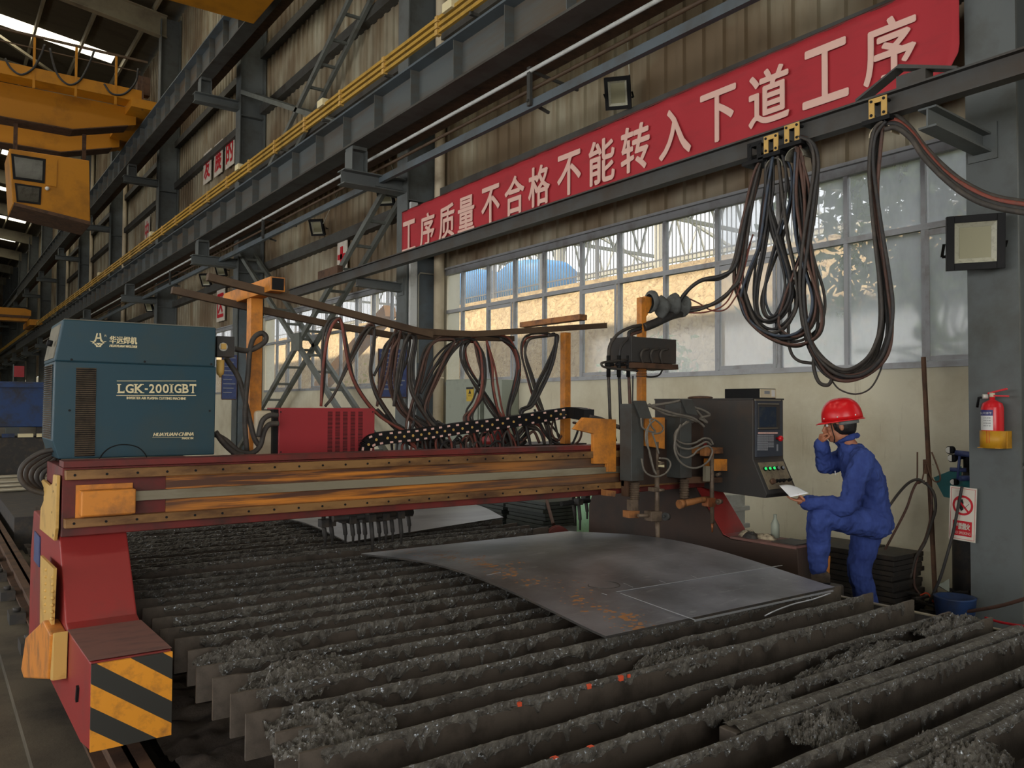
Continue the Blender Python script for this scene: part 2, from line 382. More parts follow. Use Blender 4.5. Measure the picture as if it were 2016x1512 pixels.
# steel plate: dark mill scale, pale scuffs, rust flakes
t = NT('mill_scale_plate'); v1 = t.coord((1,1,1)); n1 = t.noise(v1, 1.6, 6, .62); v2 = t.coord((.8,3.0,1)); n2 = t.noise(v2, 6, 5, .7); v3 = t.coord((1,1.6,1))
c = t.mix(t.ramp(n1, [(.32, K4), (.70, W4)]), G(112,112,114), G(180,182,190))
c = t.mix(t.ramp(n2, [(.58, K4), (.76, (.7,.7,.7,1))]), c, G(196,196,200))
vr = t.n('ShaderNodeTexVoronoi', feature='F1'); vr.inputs['Scale'].default_value = 26; t.l(v3, vr.inputs['Vector']); n3 = t.noise(v1, 5.5, 5, .7)
tc = t.n('ShaderNodeTexCoord'); sp = t.n('ShaderNodeSeparateXYZ'); t.l(tc.outputs['Object'], sp.inputs[0])
# rust flakes belong to a band along the plate's left long edge and to a patch by its right edge
ab0 = t.n('ShaderNodeMath', operation='ADD'); ab0.inputs[1].default_value = .64; t.l(sp.outputs[0], ab0.inputs[0]); ab1 = t.n('ShaderNodeMath', operation='ABSOLUTE'); t.l(ab0.outputs[0], ab1.inputs[0])
mrr = t.n('ShaderNodeMapRange'); mrr.inputs['From Min'].default_value = 0; mrr.inputs['From Max'].default_value = .26; mrr.inputs['To Min'].default_value = .215; mrr.inputs['To Max'].default_value = -.10; t.l(ab1.outputs[0], mrr.inputs['Value'])
ad = t.n('ShaderNodeMath', operation='ADD'); t.l(n3, ad.inputs[0]); t.l(mrr.outputs[0], ad.inputs[1])
sb = t.n('ShaderNodeMath', operation='MULTIPLY_ADD'); sb.inputs[1].default_value = -.55; t.l(vr.outputs['Distance'], sb.inputs[0]); t.l(ad.outputs[0], sb.inputs[2])
rr = t.ramp(sb.outputs[0], [(.47, K4), (.52, W4)]); c = t.mix(rr, c, G(166,114,66)); t.color(c)
im = t.n('ShaderNodeMath', operation='MULTIPLY_ADD'); im.inputs[1].default_value = -.75; im.inputs[2].default_value = .78; t.l(rr, im.inputs[0]); t.l(im.outputs[0], t.b.inputs['Metallic'])
rg = t.ramp(n1, [(.3, (.36,.36,.36,1)), (.7, (.48,.48,.48,1))]); t.l(rg, t.b.inputs['Roughness']); t.bump(n2, .10, .004)
M['plate'] = t.mat
M['plate2'] = paint('grey_steel_sheet', G(136,134,134), G(104,102,100), .5, 1.6, .38, metal=.7, stretch=(.6,2,1))
# slag and slat
t = NT('slag'); v1 = t.coord(); n1 = t.noise(v1, 22, 6, .7); n2 = t.noise(v1, 75, 4, .65)
c = t.mix(t.ramp(n1, [(.35, K4), (.66, W4)]), G(58,53,47), G(104,100,92)); t.color(t.mix(t.ramp(n2, [(.60, K4), (.66, W4)]), c, G(196,204,212)))
t.l(t.ramp(n2, [(.58, (.75,.75,.75,1)), (.64, (.22,.22,.22,1))]), t.b.inputs['Roughness']); t.l(t.ramp(n2, [(.60, K4), (.66, (.9,.9,.9,1))]), t.b.inputs['Metallic'])
t.bump(n1, 1.0, .015); M['slag'] = t.mat
M['slat'] = paint('sooty_slat_steel', G(88,79,70), G(60,53,46), .5, 7, .6, bump=.35, metal=.1)
M['rubble'] = paint('dark_slag_rubble', G(56,48,42), G(34,30,27), .5, 12, .8, bump=.8)
# gantry beam web: worn orange streaks along the length
t = NT('worn_beam_face'); v1 = t.coord((.35, 3, 9)); n1 = t.noise(v1, 3.2, 6, .6); v2 = t.coord((.5,1,1)); n2 = t.noise(v2, 1.6, 4, .6)
c = t.mix(t.ramp(n1, [(.40, K4), (.56, W4)]), G(208,130,44), G(86,54,38)); c = t.mix(t.ramp(n2, [(.52, K4), (.66, (.85,.85,.85,1))]), c, G(82,58,44))
tcx = t.n('ShaderNodeTexCoord'); spx = t.n('ShaderNodeSeparateXYZ'); t.l(tcx.outputs['Object'], spx.inputs[0])   # browner towards the right end
mx_ = t.n('ShaderNodeMapRange'); mx_.inputs['From Min'].default_value = -.2; mx_.inputs['From Max'].default_value = 1.0; mx_.inputs['To Max'].default_value = .72; t.l(spx.outputs[0], mx_.inputs['Value'])
c = t.mix(mx_.outputs[0], c, G(96,74,58))
t.color(c); t.b.inputs['Roughness'].default_value = .5; M['beam_face'] = t.mat
# hazard plate
t = NT('hazard_stripes'); tc = t.n('ShaderNodeTexCoord'); sp = t.n('ShaderNodeSeparateXYZ'); t.l(tc.outputs['Object'], sp.inputs[0])
a1 = t.n('ShaderNodeMath', operation='MULTIPLY'); a1.inputs[1].default_value = .72; t.l(sp.outputs[0], a1.inputs[0])
a2 = t.n('ShaderNodeMath', operation='ADD'); t.l(a1.outputs[0], a2.inputs[0]); t.l(sp.outputs[2], a2.inputs[1])
a3 = t.n('ShaderNodeMath', operation='MULTIPLY_ADD'); a3.inputs[1].default_value = 1/.166; a3.inputs[2].default_value = .62+10; t.l(a2.outputs[0], a3.inputs[0])
a4 = t.n('ShaderNodeMath', operation='FRACT'); t.l(a3.outputs[0], a4.inputs[0]); gt = t.n('ShaderNodeMath', operation='GREATER_THAN'); gt.inputs[1].default_value = .5; t.l(a4.outputs[0], gt.inputs[0])
vv = t.coord(); dn = t.noise(vv, 14, 5, .65); oc = t.mix(t.ramp(dn, [(.5, K4), (.75, W4)]), G(226,148,36), G(160,104,40))
t.color(t.mix(gt.outputs[0], oc, G(46,45,40))); t.b.inputs['Roughness'].default_value = .5; M['hazard'] = t.mat
M['banner'] = paint('red_banner_cloth', G(178,48,56), G(160,48,54), .4, 1.2, .7, stretch=(1,1,4))
M['banner_text'] = paint('pale_banner_lettering', G(232,190,176), None, rough=.7)
M['orange_chip'] = paint('orange_chip', G(214,84,52), None, rough=.6)

def textmesh(s, bold=0.0, shear=0.0):
    cu = bpy.data.curves.new('lettering', 'FONT'); cu.body = s; cu.shear = shear; cu.size = 1; cu.resolution_u = 4
    o = bpy.data.objects.new('lettering', cu); COL.objects.link(o)
    dg = bpy.context.evaluated_depsgraph_get(); dg.update()
    me = bpy.data.meshes.new_from_object(o.evaluated_get(dg)); bpy.data.objects.remove(o)
    vs = np.array([v.co[:] for v in me.vertices]); fs = [tuple(p.vertices) for p in me.polygons]
    bpy.data.meshes.remove(me); bpy.data.curves.remove(cu)
    return vs, fs
def addtext(mb, s, origin, xdir, udir, width, height, bold=0.0, shear=0.0):
    """flat lettering fitted to width x height with its lower-left corner at origin"""
    vs, fs = textmesh(s, 0, shear)
    if len(vs) == 0: return mb
    lo = vs.min(0); hi = vs.max(0); sz = np.maximum(hi-lo, 1e-6); o = V(origin); x = V(xdir).normalized(); u = V(udir).normalized()
    offs = [(0, 0)] if not bold else [(bold*math.cos(a), bold*math.sin(a)) for a in np.linspace(0, 2*math.pi, 9)[:-1]]
    w_, h_ = width*(1-2*bold), height*(1-2*bold)
    nrm = x.cross(u)
    for q_, (ox, oy) in enumerate(offs): mb.add([o + nrm*(.0006*q_) + x*((v[0]-lo[0])/sz[0]*w_ + (bold+ox)*width) + u*((v[1]-lo[1])/sz[1]*h_ + (bold+oy)*height) for v in vs], fs)
    return mb
# ------------------------------------------------------------------ the hall
COLY = [-6.1, 2.67, 11.53, 20.2, 28.9, 37.7, 46.4, 55.1, 63.8, 72.5, 81.2, 89.9, 98.6]
XW = 6.75; Y0, Y1 = -8.6, 106.0
zroof = lambda x: 14.95 - .132*(x-6.75) if x > -3 else 14.95 + .132*9.75 - .132*(-3-x)
struct(MB().box(-13, 6.75, Y0, Y1, -.3, 0).build('floor', M['concrete']))
b = MB(); b.box(XW, XW+.24, Y0, Y1, 0, 1.95)
for y in COLY: b.box(XW, XW+.24, y-.33, y+.33, 1.95, 3.80)
wr = struct(b.build('wall_right', M['plaster']))
ys = []; y = Y0
while y < Y1:
    ys += [(y, 0), (y+.19, 0), (y+.205, -.035), (y+.265, -.035)]; y += .28
P = np.array([[(XW+.04+dx, yy, z) for z in (3.80, 8.0, 14.9)] for yy, dx in ys])
sheet = MB().grid(P, False).build('cladding', M['corrugated'], wr, fixn=False)
sol = sheet.modifiers.new('thick', 'SOLIDIFY'); sol.thickness = .02; sol.offset = -1
b = MB(); b.box(-13, -9.6, Y0-.2, Y0, 0, 15.5); b.box(-.4, 7, Y0-.2, Y0, 0, 15.5); b.box(-9.6, -.4, Y0-.2, Y0, 6, 15.5)
struct(b.build('wall_back', M['steel_gray']))
struct(MB().box(-13, 7, Y1, Y1+.2, 0, 15.5).build('wall_far', M['corrugated']))
struct(MB().box(-13.2, -13, Y0, Y1, 0, 1.2).box(-13.2, -13, Y0, Y1, 5.0, 15).box(-13.2, -13, Y0, -6, 1.2, 5).box(-13.2, -13, 30, Y1, 1.2, 5).build('wall_left', M['steel_gray']))
# roof with openings for the skylight strips
b = MB(); xe = [-13, -11, -5.2, -3, -1.5, 5.6, 7.9]; ye = [Y0]
for y in SKY_Y: ye += [y-.48, y+.48]
ye.append(Y1)
for i in range(len(xe)-1):
    for j in range(len(ye)-1):
        if j % 2 == 1 and i in (1, 4): continue
        xa, xb = xe[i], xe[i+1]; b.prism([(xa, ye[j], zroof(xa)), (xb, ye[j], zroof(xb)), (xb, ye[j+1], zroof(xb)), (xa, ye[j+1], zroof(xa))], (0, 0, .06))
ceil = struct(b.build('ceiling', M['roofdark']))
b = MB()
for y in SKY_Y:
    for (xa, xb) in ((-11, -5.2), (-1.5, 5.6)): b.prism([(xa, y-.48, zroof(xa)), (xb, y-.48, zroof(xb)), (xb, y+.48, zroof(xb)), (xa, y+.48, zroof(xa))], (0, 0, .06))
b.build('skylight_panel', M['skylight'], ceil)
for x in (5.9, 4.4, 2.9, 1.4, -.1):
    o = MB().box(x-.04, x+.04, Y0, Y1, zroof(x)-.24, zroof(x)-.02).build('roof_purlin', M['steel_cream'])
    tag(o, 'dark steel purlin running lengthwise under the roof sheets', 'purlin', 'roof purlins')
ORD = ['behind the viewer', 'beside the fire extinguisher', 'left of the red banner', 'at the far lattice bracing', 'third beyond the banner', 'fourth beyond the banner', 'fifth beyond the banner', 'sixth beyond the banner', 'seventh beyond the banner', 'eighth beyond the banner', 'ninth beyond the banner', 'tenth beyond the banner', 'nearest the far end']
for i, y in enumerate(COLY):
    t = thing('roof_rafter', 'pale steel rafter over the grey column ' + ORD[i], 'rafter', (6.3, y, 13), 'roof rafters')
    prof = [(6.3, y-.02, 14.02), (6.3, y-.02, zroof(6.3)-.26), (-3, y-.02, zroof(-3)-.26), (-3, y-.02, zroof(-3)-.95)]
    MB().prism(prof, (0, .04, 0)).build('web', M['steel_cream'], t)
    b = MB(); b.bar((6.3, y, 14.02), (-3, y, zroof(-3)-.95), .26, .03); b.build('bottom_flange', M['steel_cream'], t)
    MB().bar((6.3, y, zroof(6.3)-.26), (-3, y, zroof(-3)-.26), .26, .03).build('top_flange', M['steel_cream'], t)
for (x0, y0, x1, y1_) in ((3.4, 28.9, 0.2, 33.0), (.6, 20.4, 4.4, 24.0), (0.2, 33.2, 4.6, 37.5), (0.2, 42, 4.6, 46.2)):
    o = MB().bar((x0, y0, zroof(x0)-.5), (x1, y1_, zroof(x1)-.5), .1, .1).build('roof_brace', M['steel_cream'])
    tag(o, 'thin pale diagonal brace under the dark roof', 'roof brace', 'roof braces')
# columns
for i, y in enumerate(COLY):
    t = thing('steel_column', 'grey steel column ' + ORD[i], 'column', (6.4, y, 0))
    mat = M['steel_gray']
    MB().box(6.10, 6.125, y-.17, y+.17, 0, 14.6).build('front_flange', mat, t)
    MB().box(6.125, 6.70, y-.012, y+.012, 0, 14.7).build('web', mat, t)
    MB().box(6.70, 6.74, y-.17, y+.17, 0, 14.7).build('rear_flange', mat, t)
    for (z, x0, nm) in ((5.52, 5.05, 'lower_corbel'), (9.45, 5.05, 'upper_corbel')):
        za = z-.30
        b = MB(); b.ibeam((6.1, y, za-.11), (x0, y, za-.11), .22, .26, .014, .018); b.box(5.18, 5.42, y-.012, y+.012, za, z+.02); b.box(5.17, 5.185, y-.13, y+.13, za, z+.02); b.box(5.415, 5.43, y-.13, y+.13, za, z+.02)
        b.build(nm, M['steel_gray'], t)
        MB().box(5.18, 5.42, y-.13, y+.13, z+.02, z+.10).build('bearing_block', M['steel_gray'], t)
    b = MB()
    for z in (1.2, 4.1, 4.9, 8.8): b.box(6.125, 6.70, y-.16, y+.16, z-.01, z+.01)
    b.build('stiffener', mat, t)
    if 2 <= i <= 4: MB().box(6.15, 6.69, y-.15, y-.02, 0, 4.0).build('lower_casing', M['steel_blue'], t, bevel=.03)
# crane runway girders (two levels), along the whole wall
for nm, zb, zt, lab in (('lower', 5.62, 6.12, 'lower grey crane runway girder with stiffeners under the yellow conductors'), ('upper', 9.56, 10.2, 'upper grey crane runway girder high along the columns')):
    t = thing('crane_runway_girder', lab, 'runway girder', (5.3, 30, zb))
    MB().box(5.29, 5.31, Y0, Y1, zb, zt).build('web', M['runway'], t)
    MB().box(5.12, 5.48, Y0, Y1, zt, zt+.03).build('top_flange', M['steel_blue'], t)
    MB().box(5.15, 5.45, Y0, Y1, zb-.03, zb).build('bottom_flange', M['steel_dark'], t)
    st0 = MB().box(5.16, 5.44, -.006, .006, zb, zt).build('stiffener', M['runway'], t); st0.location.y += 3.0
    copies(st0, [(0, 1.09*k, 0) for k in range(1, 62)], t)
    MB().box(5.26, 5.34, Y0, Y1, zt+.03, zt+.13).build('crane_rail', M['steel_blue'], t)
    MB().box(5.5, 6.05, Y0, Y1, zb+.05 if nm == 'lower' else zt-.1, zb+.09 if nm == 'lower' else zt-.06).build('walkway_plate', M['rust_brown'], t)
# yellow conductors
LABC = ['top yellow conductor bar along the lower runway', 'middle yellow conductor bar along the lower runway', 'bottom yellow conductor bar along the lower runway']
for k in range(3):
    z = 6.40-.085*k; x = 5.03-.0*k
    t = thing('conductor_bar', LABC[k], 'conductor bar', (x, 30, z), 'yellow conductor bars')
    MB().box(x-.02, x+.02, Y0, Y1, z-.022, z+.022).build('cover', M['yellow_bus'], t)
    b = MB(); y = -3.0
    while y < 58: b.box(x-.035, x+.03, y-.03, y+.03, z-.04, z+.03); y += 1.45
    c = b.build('hanger_clips', M['cream_yellow'], t); c['kind'] = 'stuff'
    if k == 0:
        for y in (8.3, 12.2, 16.5, 24.4, 33.0): MB().box(x-.06, x+.04, y-.11, y+.11, z-.02, z+.09).build('joint_cover', M['cream_print'], t)
br0 = tag(MB().box(5.03, 5.16, -.02, .02, 6.17, 6.21).box(5.05, 5.07, -.02, .02, 6.17, 6.42).build('conductor_bracket', M['steel_dark']), 'small dark bracket carrying the yellow conductor bars on the lower runway', 'bracket', 'conductor brackets')
br0.location.y = 5.7
for k in range(1, 24): c = br0.copy(); COL.objects.link(c); c.location.y = 5.7+2.18*k
# pipes and channels below the lower runway
def along(name, x, z, r, mat, lab, cat, box=None):
    b = MB()
    if box: b.box(x-box[0]/2, x+box[0]/2, Y0, Y1, z-box[1]/2, z+box[1]/2)
    else: b.tube([(x, Y0, z), (x, Y1, z)], r, 10)
    return tag(b.build(name, mat), lab, cat)
along('pipe_run', 5.72, 5.36, .022, M['tube_brown'], 'thin brown pipe running above the blue grey channel under the lower runway', 'pipe')
along('cable_channel', 5.72, 5.17, 0, M['steel_blue'], 'blue grey steel channel running along the columns below the runway', 'channel', (.07, .10))
along('conduit_run', 5.66, 5.55, .024, M['white'], 'pale conduit clipped beneath the lower crane runway', 'conduit')
for (y, lab) in ((7.55, 'hanging frame of thin steel bars under the runway, above the red banner'), (16.9, 'hanging frame of thin steel bars under the runway, beyond the banner'), (25.0, 'hanging frame of thin steel bars under the runway, far along the wall')):
    t = thing('pipe_hanger', lab, 'pipe hanger', (5.72, y, 5.2), 'pipe hangers')
    MB().box(5.64, 5.68, y-.03, y+.03, 5.14, 5.60).build('drop_bar', M['steel_dark'], t)
    MB().bar((5.66, y, 5.56), (6.4, y-.0, 5.50), .03, .03).bar((5.62, y, 5.20), (5.95, y, 5.12), .03, .03).build('cross_bars', M['steel_dark'], t)
for i in range(1, 7):
    y = COLY[i]
    tag(MB().box(5.62, 6.1, y-.03, y+.03, 5.06, 5.10).build('pipe_bracket', M['steel_gray']), 'small bracket on the grey column '+ORD[i]+' holding the pipe run', 'bracket', 'pipe brackets')
# girts (one per bay and level)
LV = {5.0: 'just above the windows', 6.3: 'under the lower runway', 7.6: 'above the lower runway', 9.0: 'under the upper runway', 10.4: 'behind the upper runway', 11.9: 'highest'}
for i in range(1, 7):
    for z, s in LV.items():
        if i == 1 and z in (6.3, 9.0): continue
        o = MB().box(6.58, 6.76, COLY[i]+.18, COLY[i+1]-.18, z-.10, z+.10).build('wall_girt', M['steel_dark'])
        tag(o, 'dark wall girt %s beyond the column %s' % (s, ORD[i]), 'girt', 'wall girts')
# windows
def window(i, ya, yb, muls, nm, panes=True):
    z0, z1, zt = 1.95, 3.78, 3.13; x = XW+.02
    b = MB(); b.box(x-.05, x+.03, ya, yb, z0, z0+.05); b.box(x-.05, x+.03, ya, yb, z1-.06, z1+.02); b.box(x-.034, x+.034, ya, yb, zt-.026, zt+.026)
    b.box(x-.09, x, ya, yb, z1+.02, z1+.05)
    for k, yy in enumerate(muls): b.box(x-.029, x+.029, yy-.020, yy+.020, z0+.01, z1-.01)
    fr = struct(b.build(nm, M['alu']))
    edges = sorted(list(muls)+[ya, yb]); b1 = MB(); b2 = MB()
    for k in range(len(edges)-1):
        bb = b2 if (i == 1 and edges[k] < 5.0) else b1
        for (za, zb) in ((z0+.05, zt-.03), (zt+.03, z1-.06)): bb.box(x-.004, x+.004, edges[k]+.02, edges[k+1]-.02, za, zb)
    if b1.v: b1.build('pane', M['glass'], fr)
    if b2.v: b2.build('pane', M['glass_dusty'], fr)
    # sliding sashes: thicker frames on some lower lights
    b3 = MB()
    for k in range(0, len(edges)-1, 3):
        ya_, yb_ = edges[k]+.02, edges[k+1]-.02
        b3.box(x-.045, x-.035, ya_, ya_+.035, z0+.055, zt-.03); b3.box(x-.045, x-.035, yb_-.035, yb_, z0+.055, zt-.03); b3.box(x-.043, x-.037, ya_+.035, yb_-.035, zt-.085, zt-.035); b3.box(x-.043, x-.037, ya_+.035, yb_-.035, z0+.055, z0+.095)
    b3.build('sash', M['alu'], fr)
window(0, -5.75, 2.34, [-5.0+.75*k for k in range(10)], 'window_1')
window(1, 3.02, 11.2, [3.49, 4.2, 4.92, 5.69, 6.44, 7.19, 7.89, 8.67, 9.35, 10.03, 10.75], 'window_2')
window(2, 11.88, 19.85, [12.4+.74*k for k in range(10)], 'window_3')
for i in range(3, 8): window(i, COLY[i]+.36, COLY[i+1]-.36, [COLY[i]+.9+.78*k for k in range(10)], 'window_%d' % (i+1))
# narrow translucent strips beside the far columns
# downpipes
PD = ['', 'pale downpipe at the window corner behind the fire extinguisher column', 'pale downpipe left of the red banner window', 'pale downpipe at the lattice braced column', 'pale downpipe at the third column beyond the banner', 'pale downpipe at the fourth column beyond the banner', 'pale downpipe at the fifth column beyond the banner', 'pale downpipe at the sixth column beyond the banner']
for i in (1, 2, 5, 6, 7):
    yc = COLY[i]; x, y, r = (6.62, yc-.30, .085) if i != 1 else (6.60, yc+.33, .062)
    t = thing('downpipe', PD[i], 'downpipe', (x, y, 0), 'pvc downpipes')
    MB().tube([(x, y, 0), (x, y, 14.7)], r, 20).build('pipe', M['pvc'], t)
    b = MB()
    for z in (2.05, 2.22, 4.62, 6.9, 8.8, 11): b.cyl((x, y, z), (x, y, z+.03), r*1.06, None, 20)
    b.build('coupling', M['pvc'], t)
# lattice bracing between the braced bay's columns
def lattice(lab, p0, p1, n, rungs=True):
    """double brace in two planes laced with rungs; p = (Y, z)"""
    t = thing('lattice_brace', lab, 'lattice brace', (6.3, (p0[0]+p1[0])/2, min(p0[1], p1[1])), 'lattice braces')
    xs = (6.13, 6.50)
    for x, nm in zip(xs, ('front_chord', 'rear_chord')): MB().bar((x, p0[0], p0[1]), (x, p1[0], p1[1]), .07, .10).build(nm, M['bracing'], t)
    for k in range(n):
        f = (k+.5)/n; y = p0[0]+(p1[0]-p0[0])*f; z = p0[1]+(p1[1]-p0[1])*f
        MB().bar((xs[0], y, z), (xs[1], y, z), .05, .05).build('rung', M['bracing'], t)
lattice('lower grey lattice brace leaning up towards the banner column', (12.0, 5.35), (19.9, .55), 14)
lattice('lower grey lattice brace leaning up away from the banner', (20.0, 5.35), (12.0, .30), 14)
lattice('upper grey lattice brace rising like a ladder above the yellow conductors', (19.9, 6.0), (12.0, 9.9), 14)
lattice('upper grey lattice brace falling from the column behind the first one', (20.0, 9.35), (12.0, 6.0), 14)
for k in range(2):
    y = 16.0; z = 2.92
    MBg = MB().box(6.05, 6.12, y-.22+k*.0, y+.22, z-.18, z+.18) if k == 0 else None
    if MBg: 
        o = MBg.build('gusset_plate', M['bracing']); tag(o, 'grey gusset plate where the lower lattice braces cross', 'gusset plate')
# white trunking and conduit on the banner column
t = thing('cable_trunking', 'white vertical cable trunking on the column at the banner end', 'trunking', (6.2, 11.33, 1.0))
MB().box(6.14, 6.26, 11.30, 11.36, .9, 4.85).build('trunking_box', M['white'], t)
MB().tube([(6.30, 11.33, 2.3), (6.30, 11.33, 3.70), (6.33, 11.33, 3.74), (6.60, 11.33, 3.74)], .012, 8).build('conduit', M['wire'], t)
# the red banner
BX = 6.03
t = thing('red_banner', 'long red cloth banner with large pale characters stretched above the window band', 'banner', (BX, 7.1, 3.95))
n = 120; P = np.zeros((n, 14, 3))
for i in range(n):
    f = i/(n-1); y = 11.40 + (2.84-11.40)*f
    for j in range(14):
        g = j/13; z = 4.02 + .76*g - .10*(1-f)
        if f > .985 and g < .25: y2 = y + .12*(1-g/.25)
        else: y2 = y
        P[i, j] = (BX+.012*math.sin(f*47+g*2)*(1-g)*.8 + .006*math.sin(f*130), y2, z - .03*math.sin(math.pi*f)*.5)
o = MB().grid(P).build('cloth', M['banner'], t, fixn=False); s_ = o.modifiers.new('thick', 'SOLIDIFY'); s_.thickness = .004
chars = '工序质量不合格不能转入下道工序'
pxs = [806, 842, 880, 918, 966, 1013, 1061, 1120, 1184, 1250, 1328, 1413, 1513, 1625, 1752]
b = MB()
for c, px in zip(chars, pxs):
    yc = gX(px, 300, BX-.02).y
    hgt = .50; wd = .43; fz = max(0, (yc-2.84)/8.56)
    addtext(b, c, (BX-.018, yc+wd/2, 4.165-.17*fz), (0, -1, 0), (0, 0, 1), wd, hgt, bold=.021)
b.build('lettering', M['banner_text'], t)
MB().tube([(BX+.01, 11.4, 4.68), (BX+.01, 2.84, 4.78)], .012, 6).build('hem_cord', M['red_dark'], t)
# floodlights
def floodlight(lab, c, s, tilt, yawz, grp='floodlights on the wall', face=None):
    """c: centre of face; looks down into the hall"""
    t = thing('floodlight', lab, 'floodlight', c, grp)
    d = V((-math.cos(yawz)*math.cos(tilt), -math.sin(yawz)*math.cos(tilt), -math.sin(tilt))).normalized()
    sd = V((0,0,1)).cross(d).normalized(); u = d.cross(sd)
    c = V(c); w2, h2 = s[0]/2, s[1]/2; e = .14*s[0]
    b = MB()
    for a, bb in ((sd, 1), (sd, -1)): b.obox(c+a*bb*(w2-e/2), sd*e/2, u*h2, d*.028)
    for bb in (1, -1): b.obox(c+u*bb*(h2-e/2), sd*(w2-e), u*e/2, d*.028)
    b.obox(c-d*.03, sd*w2, u*h2, d*.012)
    for k in range(9): b.obox(c-d*.06+sd*((k-4)*w2/5), sd*.004, u*h2*.85, d*.03)
    b.build('housing', M['black'], t, bevel=.003)
    b = MB(); iw, ih = w2-e, h2-e; q = .25*iw
    o = [c+d*.02+sd*x*iw+u*y*ih for x, y in ((-1,-1),(1,-1),(1,1),(-1,1))]; i_ = [c-d*.012+sd*x*(iw-q)+u*y*(ih-q) for x, y in ((-1,-1),(1,-1),(1,1),(-1,1))]
    b.add(o+i_, [(0,1,5,4),(1,2,6,5),(2,3,7,6),(3,0,4,7)]); b.build('reflector', M['lens'], t)
    MB().obox(c-d*.012, sd*(iw-q), u*(ih-q), d*.003).build('led_plate', M['led'], t)
    b = MB(); b.bar(c+sd*(w2+.012)-d*.02, c+sd*(w2+.012)-d*.16-u*.08, .02, .006, u); b.bar(c-sd*(w2+.012)-d*.02, c-sd*(w2+.012)-d*.16-u*.08, .02, .006, u); b.bar(c+sd*(w2+.012)-d*.16-u*.08, c-sd*(w2+.012)-d*.16-u*.08, .006, .02)
    b.build('bracket', M['black'], t)
    return t
floodlight('large black floodlight on the column above the fire extinguisher', (5.92, 2.70, 2.77), (.36, .38), .12, .55)
floodlight('black floodlight standing on the girt above the red banner', (6.42, 6.86, 5.25), (.30, .36), .5, .7)
floodlight('black floodlight beside the lattice brace where the banner begins', (6.42, 12.75, 5.30), (.30, .36), .5, .75)
floodlight('small black floodlight on the girt above the red cross sign', (6.45, 15.9, 5.30), (.30, .34), .5, .75)
floodlight('nearer one of the pair of floodlights beyond the lattice braces', (6.45, 22.7, 5.35), (.30, .38), .5, .75)
floodlight('farther one of the pair of floodlights beyond the lattice braces', (6.45, 24.2, 5.25), (.30, .38), .5, .75)
floodlight('farthest black floodlight above the blue welding machine', (6.45, 31.6, 5.20), (.30, .38), .5, .75)
for (p, lab) in (([(6.55, 6.9, 7.45), (6.54, 6.85, 6.2), (6.5, 6.75, 5.45)], 'thin cable running down the sheet wall to the floodlight above the banner'), ([(6.3, 12.3, 5.5), (6.5, 12.55, 5.6), (6.1, 12.4, 6.3)], 'thin pale cable looping to the floodlight at the banner end'), ([(6.54, 14.6, 6.9), (6.52, 14.9, 6.0), (6.5, 15.7, 5.35)], 'dark cable drooping to the small floodlight left of the braces')):
    tag(MB().tube(spline(p, 8), .008, 6).build('lamp_cable', M['wire']), lab, 'cable')
# character signs on the sheet wall
def charsign(lab, c, y, z, s, name='wall_sign', col='sign_red'):
    t = thing(name, lab, 'sign', (6.69, y, z-s/2), 'character signs')
    MB().box(6.66, 6.68, y-s*.42, y+s*.42, z-s*.5, z+s*.5).build('board', M['sign_white'], t)
    b = MB(); addtext(b, c, (6.655, y+s*.34, z-s*.38), (0,-1,0), (0,0,1), s*.68, s*.76, bold=.03); b.build('lettering', M[col], t)
charsign('white sign with the red character 发 high on the sheet wall', '发', 25.0, 8.78, .95)
charsign('white sign with the red character 展 high on the sheet wall', '展', 23.85, 8.75, .95)
charsign('white sign with the red character 的 beside the column', '的', 22.75, 8.72, .95)
charsign('farther white sign with a red character on the sheet wall', '中', 33.2, 8.3, .95)
charsign('white sign with the red character 区 beyond the braces', '区', 23.4, 4.45, .9)
t = thing('first_aid_sign', 'white sign with a red cross behind the lattice brace', 'sign', (6.68, 15.1, 4.2))
MB().box(6.66, 6.68, 14.88, 15.34, 4.28, 4.92).build('board', M['sign_white'], t)
MB().box(6.64, 6.66, 15.06, 15.16, 4.40, 4.80).box(6.64, 6.66, 14.94, 15.28, 4.55, 4.65).build('cross', M['sign_red'], t)
# ------------------------------------------------------------------ outside
struct(MB().box(XW+.25, 70, -30, 110, -.4, -.02).build('ground_outside', M['soil']))
RX = 14.0
n, mm = 160, 24; P = np.zeros((n, mm, 3)); yy = np.linspace(-10, 85, n)
for j in range(mm):
    g = j/(mm-1); P[:, j, 1] = yy; P[:, j, 2] = -.1+5.0*g
    P[:, j, 0] = RX-.9+.9*g + .10*(fbm(yy*1.3, np.full(n, g*6), 3, 5)-.5)
b = MB(); b.grid(P); b.box(RX-.05, RX+1.0, -10, 85, 4.6, 4.93)
tag(b.build('stone_bank', M['stone'], fixn=False), 'sunlit rough stone retaining bank outside the windows', 'retaining wall')
struct(MB().box(RX+.9, 80, -30, 110, 4.3, 4.86).build('ground_upper', M['soil']))
t = thing('bank_fence', 'grey steel picket fence along the top of the stone bank', 'fence', (RX+.25, 25, 4.9))
y = 4.0; k = 0
while y < 60:
    MB().box(RX+.2, RX+.28, y-.04, y+.04, 4.9, 6.55).build('post', M['fence'], t)
    b = MB()
    for z in (5.15, 6.05, 6.25): b.box(RX+.225, RX+.255, y+.04, y+2.36, z, z+.035)
    yy_ = y+.14
    while yy_ < y+2.34: b.box(RX+.23, RX+.25, yy_-.01, yy_+.01, 4.98, 6.45); yy_ += .125
    b.build('picket_panel', M['fence'], t); y += 2.4
